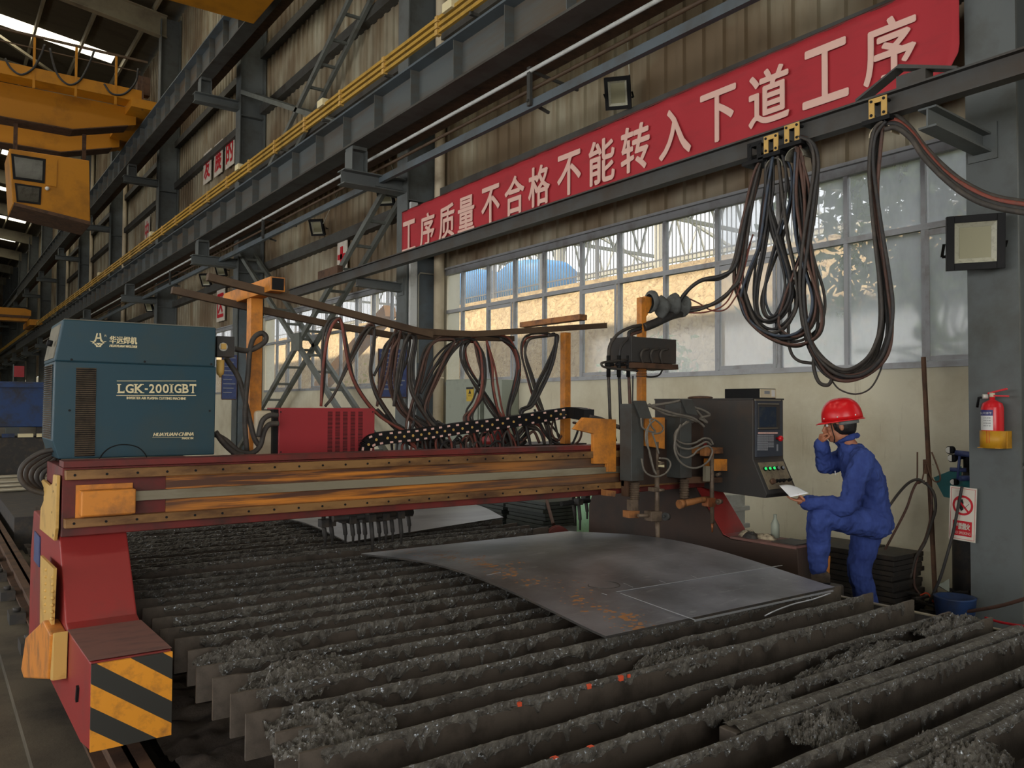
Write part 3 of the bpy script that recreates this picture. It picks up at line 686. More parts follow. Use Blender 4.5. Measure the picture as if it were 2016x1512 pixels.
# open steel shed with blue roofing beyond the fence
def shed(lab, x0, x1, y0, y1, zc, n):
    t = thing('steel_shed', lab, 'shed', ((x0+x1)/2, (y0+y1)/2, 4.86), 'open sheds beyond the fence')
    for k in range(n):
        y = y0+(y1-y0)*k/(n-1)
        for x in (x0, x1): MB().box(x-.15, x+.15, y-.15, y+.15, 4.86, zc).build('post', M['truss_white'], t)
        b = MB(); xm = (x0+x1)/2; b.bar((x0, y, zc), (xm, y, zc+1.6), .12, .12); b.bar((x1, y, zc), (xm, y, zc+1.6), .12, .12); b.bar((x0, y, zc-.6), (x1, y, zc-.6), .12, .12)
        for q in range(8):
            f0 = q/8; f1 = (q+.5)/8; zz = lambda f: zc+1.6*(1-abs(2*f-1))
            b.bar((x0+(x1-x0)*f0, y, zc-.6), (x0+(x1-x0)*f1, y, zz(f1)), .07, .07); b.bar((x0+(x1-x0)*f1, y, zz(f1)), (x0+(x1-x0)*(f0+.125), y, zc-.6), .07, .07)
        b.build('truss', M['truss_white'], t)
    b = MB()
    for x in (x0, x1): b.box(x-.08, x+.08, y0, y1, zc-.7, zc-.5); b.box(x-.08, x+.08, y0, y1, zc-2.2, zc-2.05)
    b.build('eave_beam', M['truss_white'], t)
    xm = (x0+x1)/2
    MB().prism([(x0-.5, y0-.5, zc+.05), (xm, y0-.5, zc+1.75), (xm, y1+.5, zc+1.75), (x0-.5, y1+.5, zc+.05)], (0, 0, .05)).build('roof_sheet', M['blue_roof'], t)
shed('open steel shed with lattice trusses and blue roof sheets behind the fence', 19, 30, 8, 44, 8.4, 8)
def tank(lab, c, r, h):
    b = MB(); b.lathe((c[0], c[1], 4.86), [(r, 0), (r, h*.8), (r*.8, h*.95), (r*.3, h)], 20); tag(b.build('blue_tarp_stack', M['blue_roof']), lab, 'tarp stack')
tank('blue covered stack beyond the fence, nearer the pale downpipe', (16.6, 26.0), 1.6, 1.9); tank('smaller blue covered stack beyond the fence', (16.5, 21.5), 1.3, 1.6)
# yellow jib seen through the far window
t = thing('yellow_jib', 'yellow crane jib leaning outside the window behind the braces', 'crane jib', (11, 24, 0))
MB().bar((10.5, 27, 1.6), (10.5, 20.5, 4.3), .35, .35).build('boom', M['crane_yellow'], t); MB().bar((10.5, 26.4, 0), (10.5, 26.4, 2.2), .5, .5).build('mast', M['crane_yellow'], t)
# trees and shrubs
def tree(name, lab, base, h, rad, nleaf, mat, trunk=True, squash=1.0, leaf=.11, seed=1):
    r = np.random.default_rng(seed); t = thing(name, lab, 'tree' if trunk else 'shrub', base)
    bx, by, bz = base
    if trunk:
        b = MB(); b.tube([(bx, by, bz), (bx+.05, by+.03, bz+h*.4), (bx-.03, by+.08, bz+h*.9)], [.11, .08, .03], 8)
        for k in range(9):
            z = bz+h*(.25+.07*k); a = k*2.4; L = rad*.8
            b.tube([(bx, by, z), (bx+math.cos(a)*L*.5, by+math.sin(a)*L*.5, z+.25), (bx+math.cos(a)*L, by+math.sin(a)*L, z+.4)], [.035, .025, .01], 5)
        b.build('trunk', M['bark'], t)
    cl = r.normal(size=(26, 3))*np.array([rad*.5, rad*.5, h*.2])+np.array([bx, by, bz+h*(.58 if trunk else .45)])
    b = MB(); vs = []; fs = []
    for k in range(nleaf):
        c = cl[r.integers(26)]+r.normal(size=3)*rad*.22*np.array([1, 1, squash])
        if c[2] < bz or c[0] < 7.5 or c[0] > 13.0+.16*c[2]: continue
        a = r.normal(size=3); a /= np.linalg.norm(a); q = np.cross(a, r.normal(size=3)); q /= np.linalg.norm(q); s = leaf*r.uniform(.6, 1.3)
        i0 = len(vs); vs += [c-a*s, c+q*s*.45, c+a*s, c-q*s*.45]; fs.append((i0, i0+1, i0+2, i0+3))
    b.add(vs, fs); b.build('foliage', mat, t, fixn=False)
tree('leafy_tree', 'leafy green tree close outside the right-hand window panes', (11.6, 5.2, 0), 6.6, 1.7, 9000, M['leaf'], seed=3)
tree('leafy_tree', 'second green tree outside, right of the first behind dusty glass', (11.4, 3.2, 0), 6.8, 1.7, 8000, M['leaf'], seed=8)
tree('low_shrub', 'olive shrub on the bank outside behind the control console', (12.6, 8.3, .4), 2.9, 1.0, 2600, M['leaf_y'], False, seed=4)
tree('low_shrub', 'green shrub on the bank outside, left of the orange cable post', (12.7, 12.3, .4), 3.2, 1.0, 2200, M['leaf'], False, seed=5)
tree('low_shrub', 'tall olive shrub outside beside the leafy tree', (12.3, 6.3, .2), 3.6, 1.1, 3000, M['leaf_y'], False, seed=6)
tree('low_shrub', 'small shrub outside, seen past the lattice braces', (12.6, 27.5, .2), 2.4, .9, 1000, M['leaf_y'], False, seed=9)
# ------------------------------------------------------------------ cutting table: frame, slats, slag, plates
TX0, TX1 = .86, 4.14
t = thing('cutting_table', 'low dark steel cutting table frame under the slatted bed', 'cutting table', (2.5, 5, 0))
MB().box(4.25, 4.27, .6, 9.4, .05, .528).build('right_side_plate', M['scrap'], t)
MB().box(4.246, 4.274, .6, 9.4, .528, .534).build('bright_top_edge', M['bar_steel'], t)
MB().box(1.30, 1.33, .6, 9.4, .05, .466).build('left_side_plate', M['scrap'], t)
b = MB()
for x in (1.8, 2.6, 3.4): b.box(x-.02, x+.02, .6, 9.4, .10, .466)
b.build('support_rib', M['scrap'], t)
MB().box(.93, 4.27, 9.38, 9.42, .05, .5).build('end_plate', M['scrap'], t)
# slag rubble in the pit
nx, ny = 150, 300; xs = np.linspace(.80, 4.24, nx); ysg = np.linspace(.6, 9.37, ny); XX, YY = np.meshgrid(xs, ysg, indexing='ij')
ZZ = .12 + .20*fbm(XX*2.2, YY*2.2, 3, 3) + .10*np.abs(fbm(XX*9, YY*9, 3, 9)-.5)
o = MB().grid(np.stack([XX, YY, ZZ], -1)).build('slag_rubble', M['rubble'], fixn=False)
tag(o, 'dark slag rubble lying in the pit between the slats', 'slag', kind='stuff')
# slats
rs = np.random.default_rng(11)
ystart, sp = .80, .2035
NS = 42
def slat_mesh(k, y, hi):
    """returns (bar, crust) builders for one slat"""
    sag = .010*rs.normal(); ztop = .600 + .006*rs.normal(); wob = rs.uniform(-1, 1)
    n = 800 if hi else 260
    x = np.linspace(TX0+.07+rs.uniform(0, .05), TX1-.10-rs.uniform(0, .06), n)
    yb = y + .008*np.sin((x-TX0)*1.1+wob*3)
    bar = MB(); xa = TX0+rs.uniform(-.015, .015); xb = TX1+rs.uniform(-.03, .03); th = .006
    xx = np.linspace(xa, xb, 40); yc = y + .008*np.sin((xx-TX0)*1.1+wob*3); zt = ztop+.004*np.sin(xx*2+wob)
    zt[0:2] += .012; zt[-2:] += .010
    zb = .470
    for s in (0,):
        A = np.stack([np.stack([xx, yc-th, np.full_like(xx, zb)], -1), np.stack([xx, yc-th, zt], -1), np.stack([xx, yc+th, zt], -1), np.stack([xx, yc+th, np.full_like(xx, zb)], -1), np.stack([xx, yc-th, np.full_like(xx, zb)], -1)], 1)
        bar.grid(A, False); bar.quad(*A[0, :4]); bar.quad(*A[-1, :4])
    # crust profile around the top
    sd = int(k*13+5)
    crest = .004 + .014*fbm(x*6, np.full(n, k*3.1), 4, sd)
    heavy = np.clip(fbm(x*1.4, np.full(n, k*.9), 2, sd+4)-.46, 0, 1)*2.4
    sharp = vnoise(x*42, np.full(n, k*1.7), sd+2)**3
    drip = .010 + .055*sharp*(.35+1.3*fbm(x*3.1, np.full(n, k*2.3), 3, sd+1)) + .05*np.clip(fbm(x*4.0, np.full(n, k*1.7), 3, sd+3)-.52, 0, 1)*2.2 + .03*heavy
    fr = [0, .10, .25, .42, .60, .78, .92, 1.0]
    rows = []
    for f in fr:                                     # near side, bottom of the drips up to the crest
        d = drip*(1-f)
        lump = np.clip(fbm(x*55, np.full(n, f*5+k), 3, sd+7)-.22, 0, 1)
        tk = (.0012 + (.016*lump + .010*sharp*(1-f))*np.sin(math.pi*min(1, f*.80+.14)) + .014*heavy*np.sin(math.pi*min(1, f*.8+.2)))*(1 if f > 0 else .25)
        tk = tk + .007*(vnoise(x*120, np.full(n, f*22+k), sd+8)-.45)*(0 < f < 1)
        zz = ztop + crest*np.clip((f-.78)/.22, 0, 1) - d + .006*(fbm(x*90, np.full(n, f*31+k), 2, sd+9)-.4)
        rows.append(np.stack([x, yb-th-np.maximum(tk, .0003), zz], -1))
    rows.append(np.stack([x, yb, ztop+crest*1.1+.008*(fbm(x*70, np.full(n, k*2.), 2, sd+10)-.35)], -1))
    for f in (1.0, .6, 0):
        d = drip*.6*(1-f); tk = .001+.008*fbm(x*15, np.full(n, f*7+k+50), 3, sd+11)+.008*heavy
        rows.append(np.stack([x, yb+th+tk*(1 if f > 0 else .4), ztop+crest*.6*(f > .9)-d], -1))
    cr = MB(); cr.grid(np.stack(rows, 1), False)
    return bar, cr
for k in range(NS):
    y = ystart + sp*k
    if 2.55 < y < 4.95: 
        pass
    hi = y < 4.2
    bar, cr = slat_mesh(k, y, hi)
    if y < 2.55: lab = '%s slag-crusted slat counted from the front edge of the near steel plate towards the viewer' % ORDN[8-k]
    elif y < 4.93: lab = '%s slag-crusted slat under the near steel plate, counted from its front edge' % ORDN[k-9]
    else: lab = '%s slag-crusted slat beyond the rear edge of the near steel plate' % ORDN[k-21]
    grp = 'table slats'
    t = thing('table_slat', lab, 'slat', (2.5, y, .47), grp)
    bar.build('slat_bar', M['slat'], t, fixn=False); cr.build('slag_crust', M['slag'], t, fixn=False)
# heavier cross beams at the front right, flat tops caked with slag
for (y, x0, x1, lab) in ((1.69, 2.05, 4.13, 'heavy flat-topped table beam caked with slag, farther of the two'), (1.28, 1.5, 4.2, 'second heavy flat-topped table beam, nearer to the viewer')):
    t = thing('table_beam', lab, 'table beam', ((x0+x1)/2, y, .44))
    MB().box(x0, x1, y-.035, y+.035, .47, .598).build('channel', M['slat'], t, bevel=.004)
    n, mm = 260, 16; x = np.linspace(x0+.02, x1-.02, n); P = np.zeros((n, mm, 3))
    for j in range(mm):
        g = j/(mm-1); yy = y-.042+.084*g
        zz = .600+.020*np.clip(fbm(x*5, np.full(n, yy*40), 4, 31)-.28, 0, 1)*2*math.sin(math.pi*min(1, max(0, g*.86+.14)))
        if j == 0: zz = .585-.06*np.clip(fbm(x*6, x*0+3, 4, 33)-.3, 0, 1)*1.8
        P[:, j] = np.stack([x, np.full(n, yy-(.004 if j == 0 else 0)), zz], -1)
    MB().grid(P, False).build('slag_crust', M['slag'], t, fixn=False)
# slag mounds bridging neighbouring slats
for i, (px, py, rx, ry, rot, hh, lab) in enumerate(((600, 1318, .26, .17, .5, .05, 'pale slag mound fused across the slats nearest the hazard-striped foot'), (655, 1420, .20, .22, -.2, .05, 'brownish slag mound bridging two slats in front of the pale mound'), (490, 1275, .22, .10, .2, .05, 'ragged slag mound behind the pale mound near the slat ends'), (1335, 1290, .22, .11, .1, .04, 'cracked slag mound between slats in front of the plate corner'), (1480, 1370, .22, .10, .1, .04, 'glinting slag heap beside the flat-topped beam'), (1700, 1290, .42, .09, .08, .04, 'long slag heap lying along the flat-topped beam'), (1870, 1225, .26, .09, 0, .05, 'crumbly slag heap by the slat ends near the blue tub'), (1620, 1420, .16, .10, .3, .04, 'grey slag heap between the two flat-topped beams'), (1880, 1480, .22, .14, .3, .05, 'slag heap on the nearest flat-topped beam'))):
    c = gZ(px, py, .60); n = 84; u = np.linspace(-1, 1, n); A, B_ = np.meshgrid(u, u, indexing='ij'); r2 = np.sqrt(A*A+B_*B_)
    edge = 1 + .5*(fbm(A*3+i*7, B_*3, 3, 40+i)-.5); prof = np.clip(1-(r2/edge)**2, -1.5, 1)
    z = .580 + hh*prof*.75 + .06*(fbm(A*6+i, B_*6, 4, 60+i)-.5)*np.clip(prof+.6, 0, 1) + .02*(vnoise(A*24+i, B_*24, 70+i)-.5)
    ca, sa = math.cos(rot), math.sin(rot); Xg = c.x + (A*rx*ca - B_*ry*sa); Yg = c.y + (A*rx*sa + B_*ry*ca)
    P = np.stack([Xg, Yg, z], -1)
    b = MB(); base = len(b.v); fs = []
    b.v.extend(P.reshape(-1, 3).tolist())
    for a_ in range(n-1):
        for b_ in range(n-1):
            if r2[a_, b_] < edge[a_, b_]*1.12: b.f.append([a_*n+b_, (a_+1)*n+b_, (a_+1)*n+b_+1, a_*n+b_+1]); b.sm.append(False); b.mi.append(0)
    o = b.build('slag_mound', M['slag'], fixn=False); tag(o, lab, 'slag mound')
# small orange red chips on the slats
for (px, py, s) in ((1143, 1348, .007), (1258, 1353, .008), (1252, 1340, .005), (1051, 1405, .006), (1102, 1508, .009), (1172, 1484, .008)):
    c = gZ(px, py, .60); c.y = .80+.2035*round((c.y-.80)/.2035)-.006; c.z = .608; o = MB().box(c.x-s*1.3, c.x+s, c.y-s, c.y+s*.7, c.z-s*1.2, c.z+s).build('orange_chip', M['orange_chip'] if 'orange_chip' in M else M['sign_red']); tag(o, 'tiny orange red chip lying on the slag', 'chip', 'orange chips on the slag')
# steel plates
def plate(name, lab, cs, thick, arch, mat, edge, n=30):
    (a, b_, c, d) = [np.array(p, float) for p in cs]; n2 = 12; P = np.zeros((n, n2, 3))
    for i in range(n):
        f = i/(n-1)
        for j in range(n2):
            g = j/(n2-1); p = (a*(1-f)+d*f)*(1-g)+(b_*(1-f)+c*f)*g
            P[i, j] = (p[0], p[1], p[2]+arch*math.sin(math.pi*f)**1.2)
    b = MB(); b.grid(P); b.m = 0
    Q = P-np.array([0, 0, thick]); b.grid(Q[:, ::-1])
    for s in (0, -1):
        b.m = 1; b.grid(np.stack([P[:, s], Q[:, s]], 1), False); b.grid(np.stack([P[s], Q[s]], 1), False)
    o = b.build(name, [mat, edge], fixn=False); return tag(o, lab, 'steel plate')
pl = plate('steel_plate', 'large dark steel plate with rust flecks lying on the slats under the torches', [(2.335, 2.565, .642), (3.995, 2.565, .642), (4.085, 4.90, .642), (2.325, 4.92, .642)], .010, .085, M['plate'], M['scrap'])
# chalked cut lines, a dark stain, pale splinters and the freshly cut front edge belong to the plate
def on_plate(px, py, dz=.003):
    z = .64
    for _ in range(6):
        p = gZ(px, py, z); f = min(1, max(0, (p.y-2.565)/2.34)); z = .642+.085*math.sin(math.pi*f)**1.2+dz
    return gZ(px, py, z)
for (a_, c_, w_) in (((1213, 1165), (1480, 1122), .005), ((1480, 1122), (1540, 1113), .003), ((1222, 1168), (1370, 1221), .004)): MB().bar(on_plate(*a_), on_plate(*c_), w_, .003).build('scribed_line', M['plate_edge'], pl)
for (a_, c_) in (((958, 1132), (985, 1127)), ((1228, 1148), (1246, 1156)), ((1298, 1143), (1310, 1147)), ((1360, 1133), (1372, 1138)), ((1185, 1168), (1195, 1171)), ((1418, 1124), (1430, 1129))): MB().bar(on_plate(*a_), on_plate(*c_), .004, .002).build('pale_splinter', M['plate_edge'], pl)
MB().bar(on_plate(1368, 1222, 0), on_plate(1640, 1163, 0), .006, .008).build('cut_edge', M['plate_edge'], pl)
pts = []
c0 = on_plate(1190, 1152)
for k in range(28):
    a_ = 2*math.pi*k/28; pts.append((c0.x+.085*math.cos(a_)*(1+.06*math.sin(3*a_)), c0.y+.075*math.sin(a_), c0.z+.0006+.03*0))
MB().tube([V(p) for p in pts]+[V(pts[0])], .0022, 4, False).build('ring_stain', M['scrap'], pl)
plate('steel_sheet', 'grey steel sheet lying on the far slats behind the gantry beam', [(2.45, 5.40, .640), (4.12, 5.85, .640), (4.40, 6.98, .640), (2.5, 7.0, .640)], .008, .03, M['plate2'], M['scrap'])
plate('steel_sheet', 'second grey steel sheet farther back beyond the first one', [(2.55, 7.1, .645), (4.0, 7.15, .645), (4.0, 8.2, .645), (2.5, 8.2, .645)], .008, .05, M['plate2'], M['scrap'])
o = MB().tube(spline([gZ(1505, 1213, .60), gZ(1525, 1203, .625), gZ(1560, 1190, .63), gZ(1600, 1180, .63), gZ(1635, 1168, .64)], 8), .004, 6).build('metal_offcut_strip', M['plate_edge']); tag(o, 'thin bright curled offcut strip under the front edge of the plate', 'offcut')
# ------------------------------------------------------------------ the cutting gantry
g = thing('cutting_gantry', 'red and orange gantry of the cutting machine bridging the slatted table', 'cutting machine', (2.8, 4.4, .1))
LP = [(4.27, 1.0), (4.0, .66), (3.92, .642), (3.36, .655), (3.345, .34), (3.55, .30), (5.50, .26), (5.50, .74), (5.38, 1.0)]
def leg(name, x0, x1, mat, face_mat):
    b = MB(); b.prism([(x0, y, z) for y, z in LP], (x1-x0, 0, 0)); return b.build(name, mat, g, bevel=.006)
lleg = leg('left_carriage', .505, .79, M['red'], None)
MB().prism([(.503, 3.93, .646), (.503, 3.362, .659), (.503, 3.362, .6595), (.503, 3.93, .6475)], (.289, 0, 0)).build('dusty_step', M['dust_top'], lleg)
MB().box(.507, .788, 3.333, 3.345, .335, .652).build('hazard_plate', M['hazard'], lleg)
# yellow guard on the outer side
MB().prism([gX(x, y, .475) for x, y in ((85, 1093), (112, 1119), (107, 1236), (99, 1250), (84, 1226))], (-.012, 0, 0)).build('rack_guard', M['cream_yellow'], lleg)
for k in range(7):
    for px, py in ((91, 1122), (104, 1137)): MB().sphere(gX(px-.3*k, py+13.6*k, .462), .008, 8).build('guard_rivet', M['cream_yellow'], lleg)
b = MB(); A_ = [gX(x, y, .44) for x, y in ((84, 1222), (99, 1250), (93, 1338), (46, 1335), (41, 1318), (50, 1255))]; b.prism(A_, (.065, 0, 0)); b.build('wheel_cover', M['orange'], lleg, bevel=.008)
MB().prism([gX(x, y, .45) for x, y in ((101, 1250), (107, 1246), (104, 1340), (99, 1338))], (.05, 0, 0)).build('cover_edge', M['cream_yellow'], lleg)
MB().box(.497, .503, 5.0, 5.25, .74, .90).build('data_plate', M['sign_blue'], lleg)
b = MB(); b.bar((.500, 3.62, .44), (.500, 3.60, .50), .01, .02); b.build('door_latch', M['black'], lleg)
rleg = leg('right_carriage', 4.80, 5.08, M['red_brown'], None)  # dark brown holds the shade of the inner face in its colour
MB().prism([(4.815, 4.262, .985), (4.815, 4.005, .668), (4.815, 3.94, .650), (4.815, 3.93, .653), (4.815, 4.0, .672), (4.815, 4.258, .995)], (.26, 0, 0)).build('red_slope_plate', M['red'], rleg)
MB().box(4.80, 5.08, 3.37, 3.93, .648, .664).build('dusty_step', M['dust_top'], rleg)
MB().prism([(5.00, 3.34, .60), (5.05, 3.34, .44), (5.10, 3.34, .40), (5.12, 3.34, .58)], (0, -.02, 0)).build('front_flap', M['orange'], rleg)
# beam
BX0, BX1 = .505, 5.08
MB().box(BX0, BX1, 4.215, 4.80, 1.0, 1.315).build('beam', M['red_dark'], g, bevel=.004)
MB().box(.95, 3.95, 4.205, 4.214, 1.085, 1.262).build('beam_face', M['beam_face'], g)
MB().box(BX0+.002, BX1, 4.19, 4.34, 1.318, 1.345).build('top_strip', M['red_dark'], g)
def railstrip(z0, z1, nm):
    r = MB().box(.513, 3.88, 4.165, 4.215, z0, z1).build(nm, M['rail_strip'], g, bevel=.003)
    b0 = MB().cyl((.55, 4.1655, (z0+z1)/2), (.55, 4.162, (z0+z1)/2), .0062, None, 8).build('bolt_head', M['black'], r)
    copies(b0, [(.132*k, 0, 0) for k in range(1, 25)], r)
    MB().box(3.88, 5.0, 4.165, 4.215, z0, z1).build('rail_end', M['rail_strip'], r)
railstrip(1.262, 1.306, 'upper_guide_rail'); railstrip(1.044, 1.086, 'lower_guide_rail')
MB().box(.80, 5.0, 4.175, 4.21, 1.150, 1.196).build('rack_bar', M['bar_steel'], g, bevel=.002)
b = MB(); b.box(.572, .80, 4.12, 4.20, 1.098, 1.212); eb = b.build('end_stop_cover', M['orange'], g, bevel=.006)
MB().box(.560, .80, 4.20, 4.212, 1.085, 1.235).build('cover_base', M['orange'], eb)
# end plate on the beam's left end
b = MB(); b.prism([gX(x, y, .497) for x, y in ((112, 934), (119, 936), (118, 965), (116, 1040), (113, 1064), (84, 1041), (86, 1000), (92, 985), (92, 960), (87, 947), (90, 944), (104, 956), (110, 951), (111, 936))], (-.014, 0, 0)); ep = b.build('beam_end_plate', M['cream_yellow'], g, bevel=.002)
b = MB()
for yy, zz in ((4.225, 1.24), (4.33, 1.20), (4.36, 1.10), (4.30, 1.0)): b.cyl((.486, yy, zz), (.482, yy, zz), .006, None, 8)
b.build('screws', M['black'], ep)
# orange bracket for the drag chain
br = MB().prism([gY(*p, 4.16) for p in ((1150, 822), (1213, 826), (1213, 929), (1196, 929), (1196, 913), (1169, 913), (1169, 854), (1130, 845))], (0, .03, 0)).build('chain_bracket', M['orange'], g, bevel=.002)
MB().box(3.93, 4.01, 4.10, 4.16, .99, 1.50).build('carriage_back_plate', M['rust_brown'], g)
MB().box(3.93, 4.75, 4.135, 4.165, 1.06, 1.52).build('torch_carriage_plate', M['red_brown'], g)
b = MB(); b.prism([gY(*p, 4.08) for p in ((1270, 822), (1309, 822), (1309, 884), (1270, 878))], (0, .02, 0)); b.build('orange_motor_plate', M['orange'], g, bevel=.002)
MB().prism([gY(*p, 3.99) for p in ((1406, 904), (1432, 904), (1432, 927), (1406, 927))], (0, .10, 0)).build('orange_slide_block', M['orange'], g, bevel=.003)
MB().prism([gY(*p, 4.02) for p in ((1362, 881), (1424, 881), (1424, 893), (1362, 893))], (0, .06, 0)).build('slide_bar', M['orange_worn'], g, bevel=.002)
MB().prism([gY(*p, 4.04) for p in ((1352, 938), (1424, 940), (1424, 950), (1352, 952))], (0, .06, 0)).build('lower_slide_bar', M['rust_brown'], g, bevel=.002)
MB().prism([gY(*p, 4.10) for p in ((1193, 964), (1213, 967), (1211, 978), (1193, 976))], (0, .05, 0)).build('stop_block', M['orange_worn'], g)
# torch stations
def station(nm, lx, ex, rx, ytop, ybot, Yf, mat, bx, by0, by1):
    P = lambda px, py: gY(px, py, Yf)
    e0, e1 = P(ex, ytop), P(ex, ybot); r0 = P(rx, ytop); l = gX(lx, ytop, e0.x)
    x0, x1, z0, z1 = e0.x, r0.x, e1.z, e0.z
    bxx = MB().prism([(x0, Yf, z0), (x1-.012, Yf, z0), (x1, Yf+.03, z0), (x1, l.y, z0), (x0, l.y, z0)], (0, 0, z1-z0)).build(nm, mat, g, bevel=.004)
    # bellows
    c0 = gY(bx, by0, Yf+.06); c1 = gY(bx, by1, Yf+.06); b = MB(); prof = []; n = 16
    for k in range(n+1): prof.append((.036 if k % 2 else .029, (c1.z-c0.z)*k/n))
    b.lathe((c0.x, c0.y, c0.z), prof, 18, (0, 0, 1), False); b.build('bellows', M['torch_metal'], bxx)
    return bxx, c0, c1
s1, c0, c1 = station('lifter_box', 1220, 1243, 1270, 795, 948, 4.0, M['torch_box'], 1249.5, 949, 984)
s2, d0, d1 = station('lifter_box', 1309, 1340, 1364, 792, 942, 4.0, M['torch_box'], 1347, 943, 982)
for (st, pts) in ((s1, ((1247, 790), (1272, 790), (1284, 824), (1261, 824))), (s2, ((1341, 786), (1363, 787), (1374, 818), (1352, 814)))):
    MB().prism([gY(*p, 3.985) for p in pts], (0, .012, .004)).build('rubber_flap', M['torch_box'], st)
def P4(px, py, Y=3.97): return gY(px, py, Y)
tc = MB().prism([P4(*p, 4.02) for p in ((1244, 984), (1257, 984), (1257, 1006), (1244, 1006))], (0, .05, 0)).build('torch_clamp', M['torch_metal'], g, bevel=.002)
MB().prism([P4(*p, 4.0) for p in ((1238, 1006), (1260, 1006), (1258, 1020), (1238, 1020))], (0, .06, 0)).build('clamp_foot', M['orange_worn'], tc, bevel=.002)
MB().cyl(P4(1256, 1015), P4(1288, 1015), .012).build('cross_arm', M['torch_metal'], tc)
MB().prism([P4(*p, 3.94) for p in ((1282, 1007), (1304, 1007), (1303, 1027), (1283, 1027))], (0, .07, 0)).build('cross_block', M['torch_metal'], tc, bevel=.004)
b = MB(); k0 = P4(1304, 1017); b.cyl(k0, P4(1311, 1017), .008); b.cyl(P4(1309, 1017), P4(1315, 1017), .029, .025, 18); b.build('clamp_knob', M['torch_box'], tc)
tt = MB().cyl(P4(1293.5, 925), P4(1293.5, 1030), .0165).build('plasma_torch', M['torch_metal'], g)
MB().tube([P4(1294, 1026), P4(1295, 1058), P4(1295.3, 1062)], [.0185, .016, .010], 16).build('torch_body', M['torch_metal'], tt)
MB().tube([P4(1295.5, 1060), P4(1296, 1076)], [.0065, .0045], 12).build('nozzle', M['copper'], tt)
b = MB(); b.cyl(P4(1294, 870), P4(1294, 925), .010); b.build('torch_lead', M['torch_metal'], tt)
for (px, py) in ((1303, 912), (1303, 965)):
    MB().cyl(P4(1296, py, 3.95), P4(px+4, py, 3.94), .011).build('set_screw', M['torch_metal'], tt)
MB().prism([P4(*p, 3.94) for p in ((1286, 960), (1300, 960), (1300, 968), (1286, 968))], (0, .05, 0)).build('upper_holder', M['torch_metal'], tt, bevel=.002)
MB().prism([P4(*p, 3.95) for p in ((1298, 908), (1308, 910), (1308, 920), (1298, 919))], (0, .02, 0)).build('pale_tag', M['cream_print'], tt)
ar = MB().tube([P4(1340, 992, 3.99), P4(1362, 988, 3.99), P4(1378, 984, 3.99), P4(1398, 983, 3.99)], [.026, .024, .022, .022], 16).build('torch_arm', M['orange_worn'], g)
MB().cyl(P4(1337, 993, 3.985), P4(1345, 991.5, 3.985), .032).build('arm_cap', M['orange_worn'], ar)
MB().prism([P4(*p, 3.95) for p in ((1394, 980), (1409, 980), (1409, 998), (1394, 998))], (0, .06, 0)).build('arm_clamp', M['copper'], ar, bevel=.003)
b = MB(); b.cyl(P4(1409, 988), P4(1415, 988), .008); b.cyl(P4(1413, 988), P4(1420, 987), .022, .018, 16); b.build('arm_knob', M['torch_metal'], ar)
tt2 = MB().cyl(P4(1401, 880), P4(1402, 1030), .016).build('flame_torch', M['torch_metal'], g)
MB().tube([P4(1402, 1028), P4(1402.3, 1048)], [.011, .006], 12).build('nozzle', M['copper'], tt2)
MB().cyl(P4(1411, 935), P4(1418, 933), .012).build('valve_knob', M['torch_metal'], tt2)
MB().prism([P4(*p, 3.93) for p in ((1388, 880), (1406, 880), (1406, 898), (1388, 898))], (0, .05, 0)).build('torch_head_block', M['orange_worn'], tt2, bevel=.003)
MB().prism([P4(*p, 3.96) for p in ((1390, 918), (1398, 918), (1398, 948), (1390, 948))], (0, .03, 0)).build('rack', M['bar_steel'], tt2)
# strip torches under the rear of the beam
def strip(px, py0, pyc, py1, Y):
    top = gY(px, py0, Y); c = gY(px, pyc, Y); tip = gY(px+3, py1, Y)
    s = MB().tube([(c.x, Y, 1.02), (c.x, Y, c.z)], .013, 10).build('strip_torch', M['scrap'], g)
    MB().obox((c.x, Y, c.z+.01), (.026, 0, 0), (0, .03, 0), (0, 0, .024)).build('torch_clamp', M['scrap'], s, bevel=.004)
    MB().tube([c, (tip.x, Y, c.z+(tip.z-c.z)*.6), (tip.x, Y, c.z+(tip.z-c.z)*.65), tip], [.014, .014, .009, .007], 10).build('nozzle', M['scrap'], s)
for (px, pyc, py1, Y) in ((637, 1033, 1076, 4.75), (651, 1031, 1074, 4.85), (677, 1025, 1070, 4.85), (692, 1026, 1072, 4.80), (704, 1024, 1068, 4.95), (716, 1024, 1070, 4.90), (730, 1022, 1086, 4.72), (744, 1022, 1066, 4.95), (757, 1020, 1070, 4.80), (770, 1018, 1066, 4.92), (787, 1016, 1072, 4.78), (803, 1012, 1050, 4.95), (1129, 992, 1030, 5.0), (1139, 990, 1044, 4.9), (1153, 984, 1022, 5.0)): strip(px, 1000, pyc, py1, Y)
MB().tube([gY(655, 1021, 4.8), gY(812, 1008, 4.8)], .022, 10).build('torch_bar', M['scrap'], g)
MB().tube([gY(1105, 992, 4.95), gY(1160, 985, 4.95)], .02, 10).build('torch_bar', M['black_matte'], g)
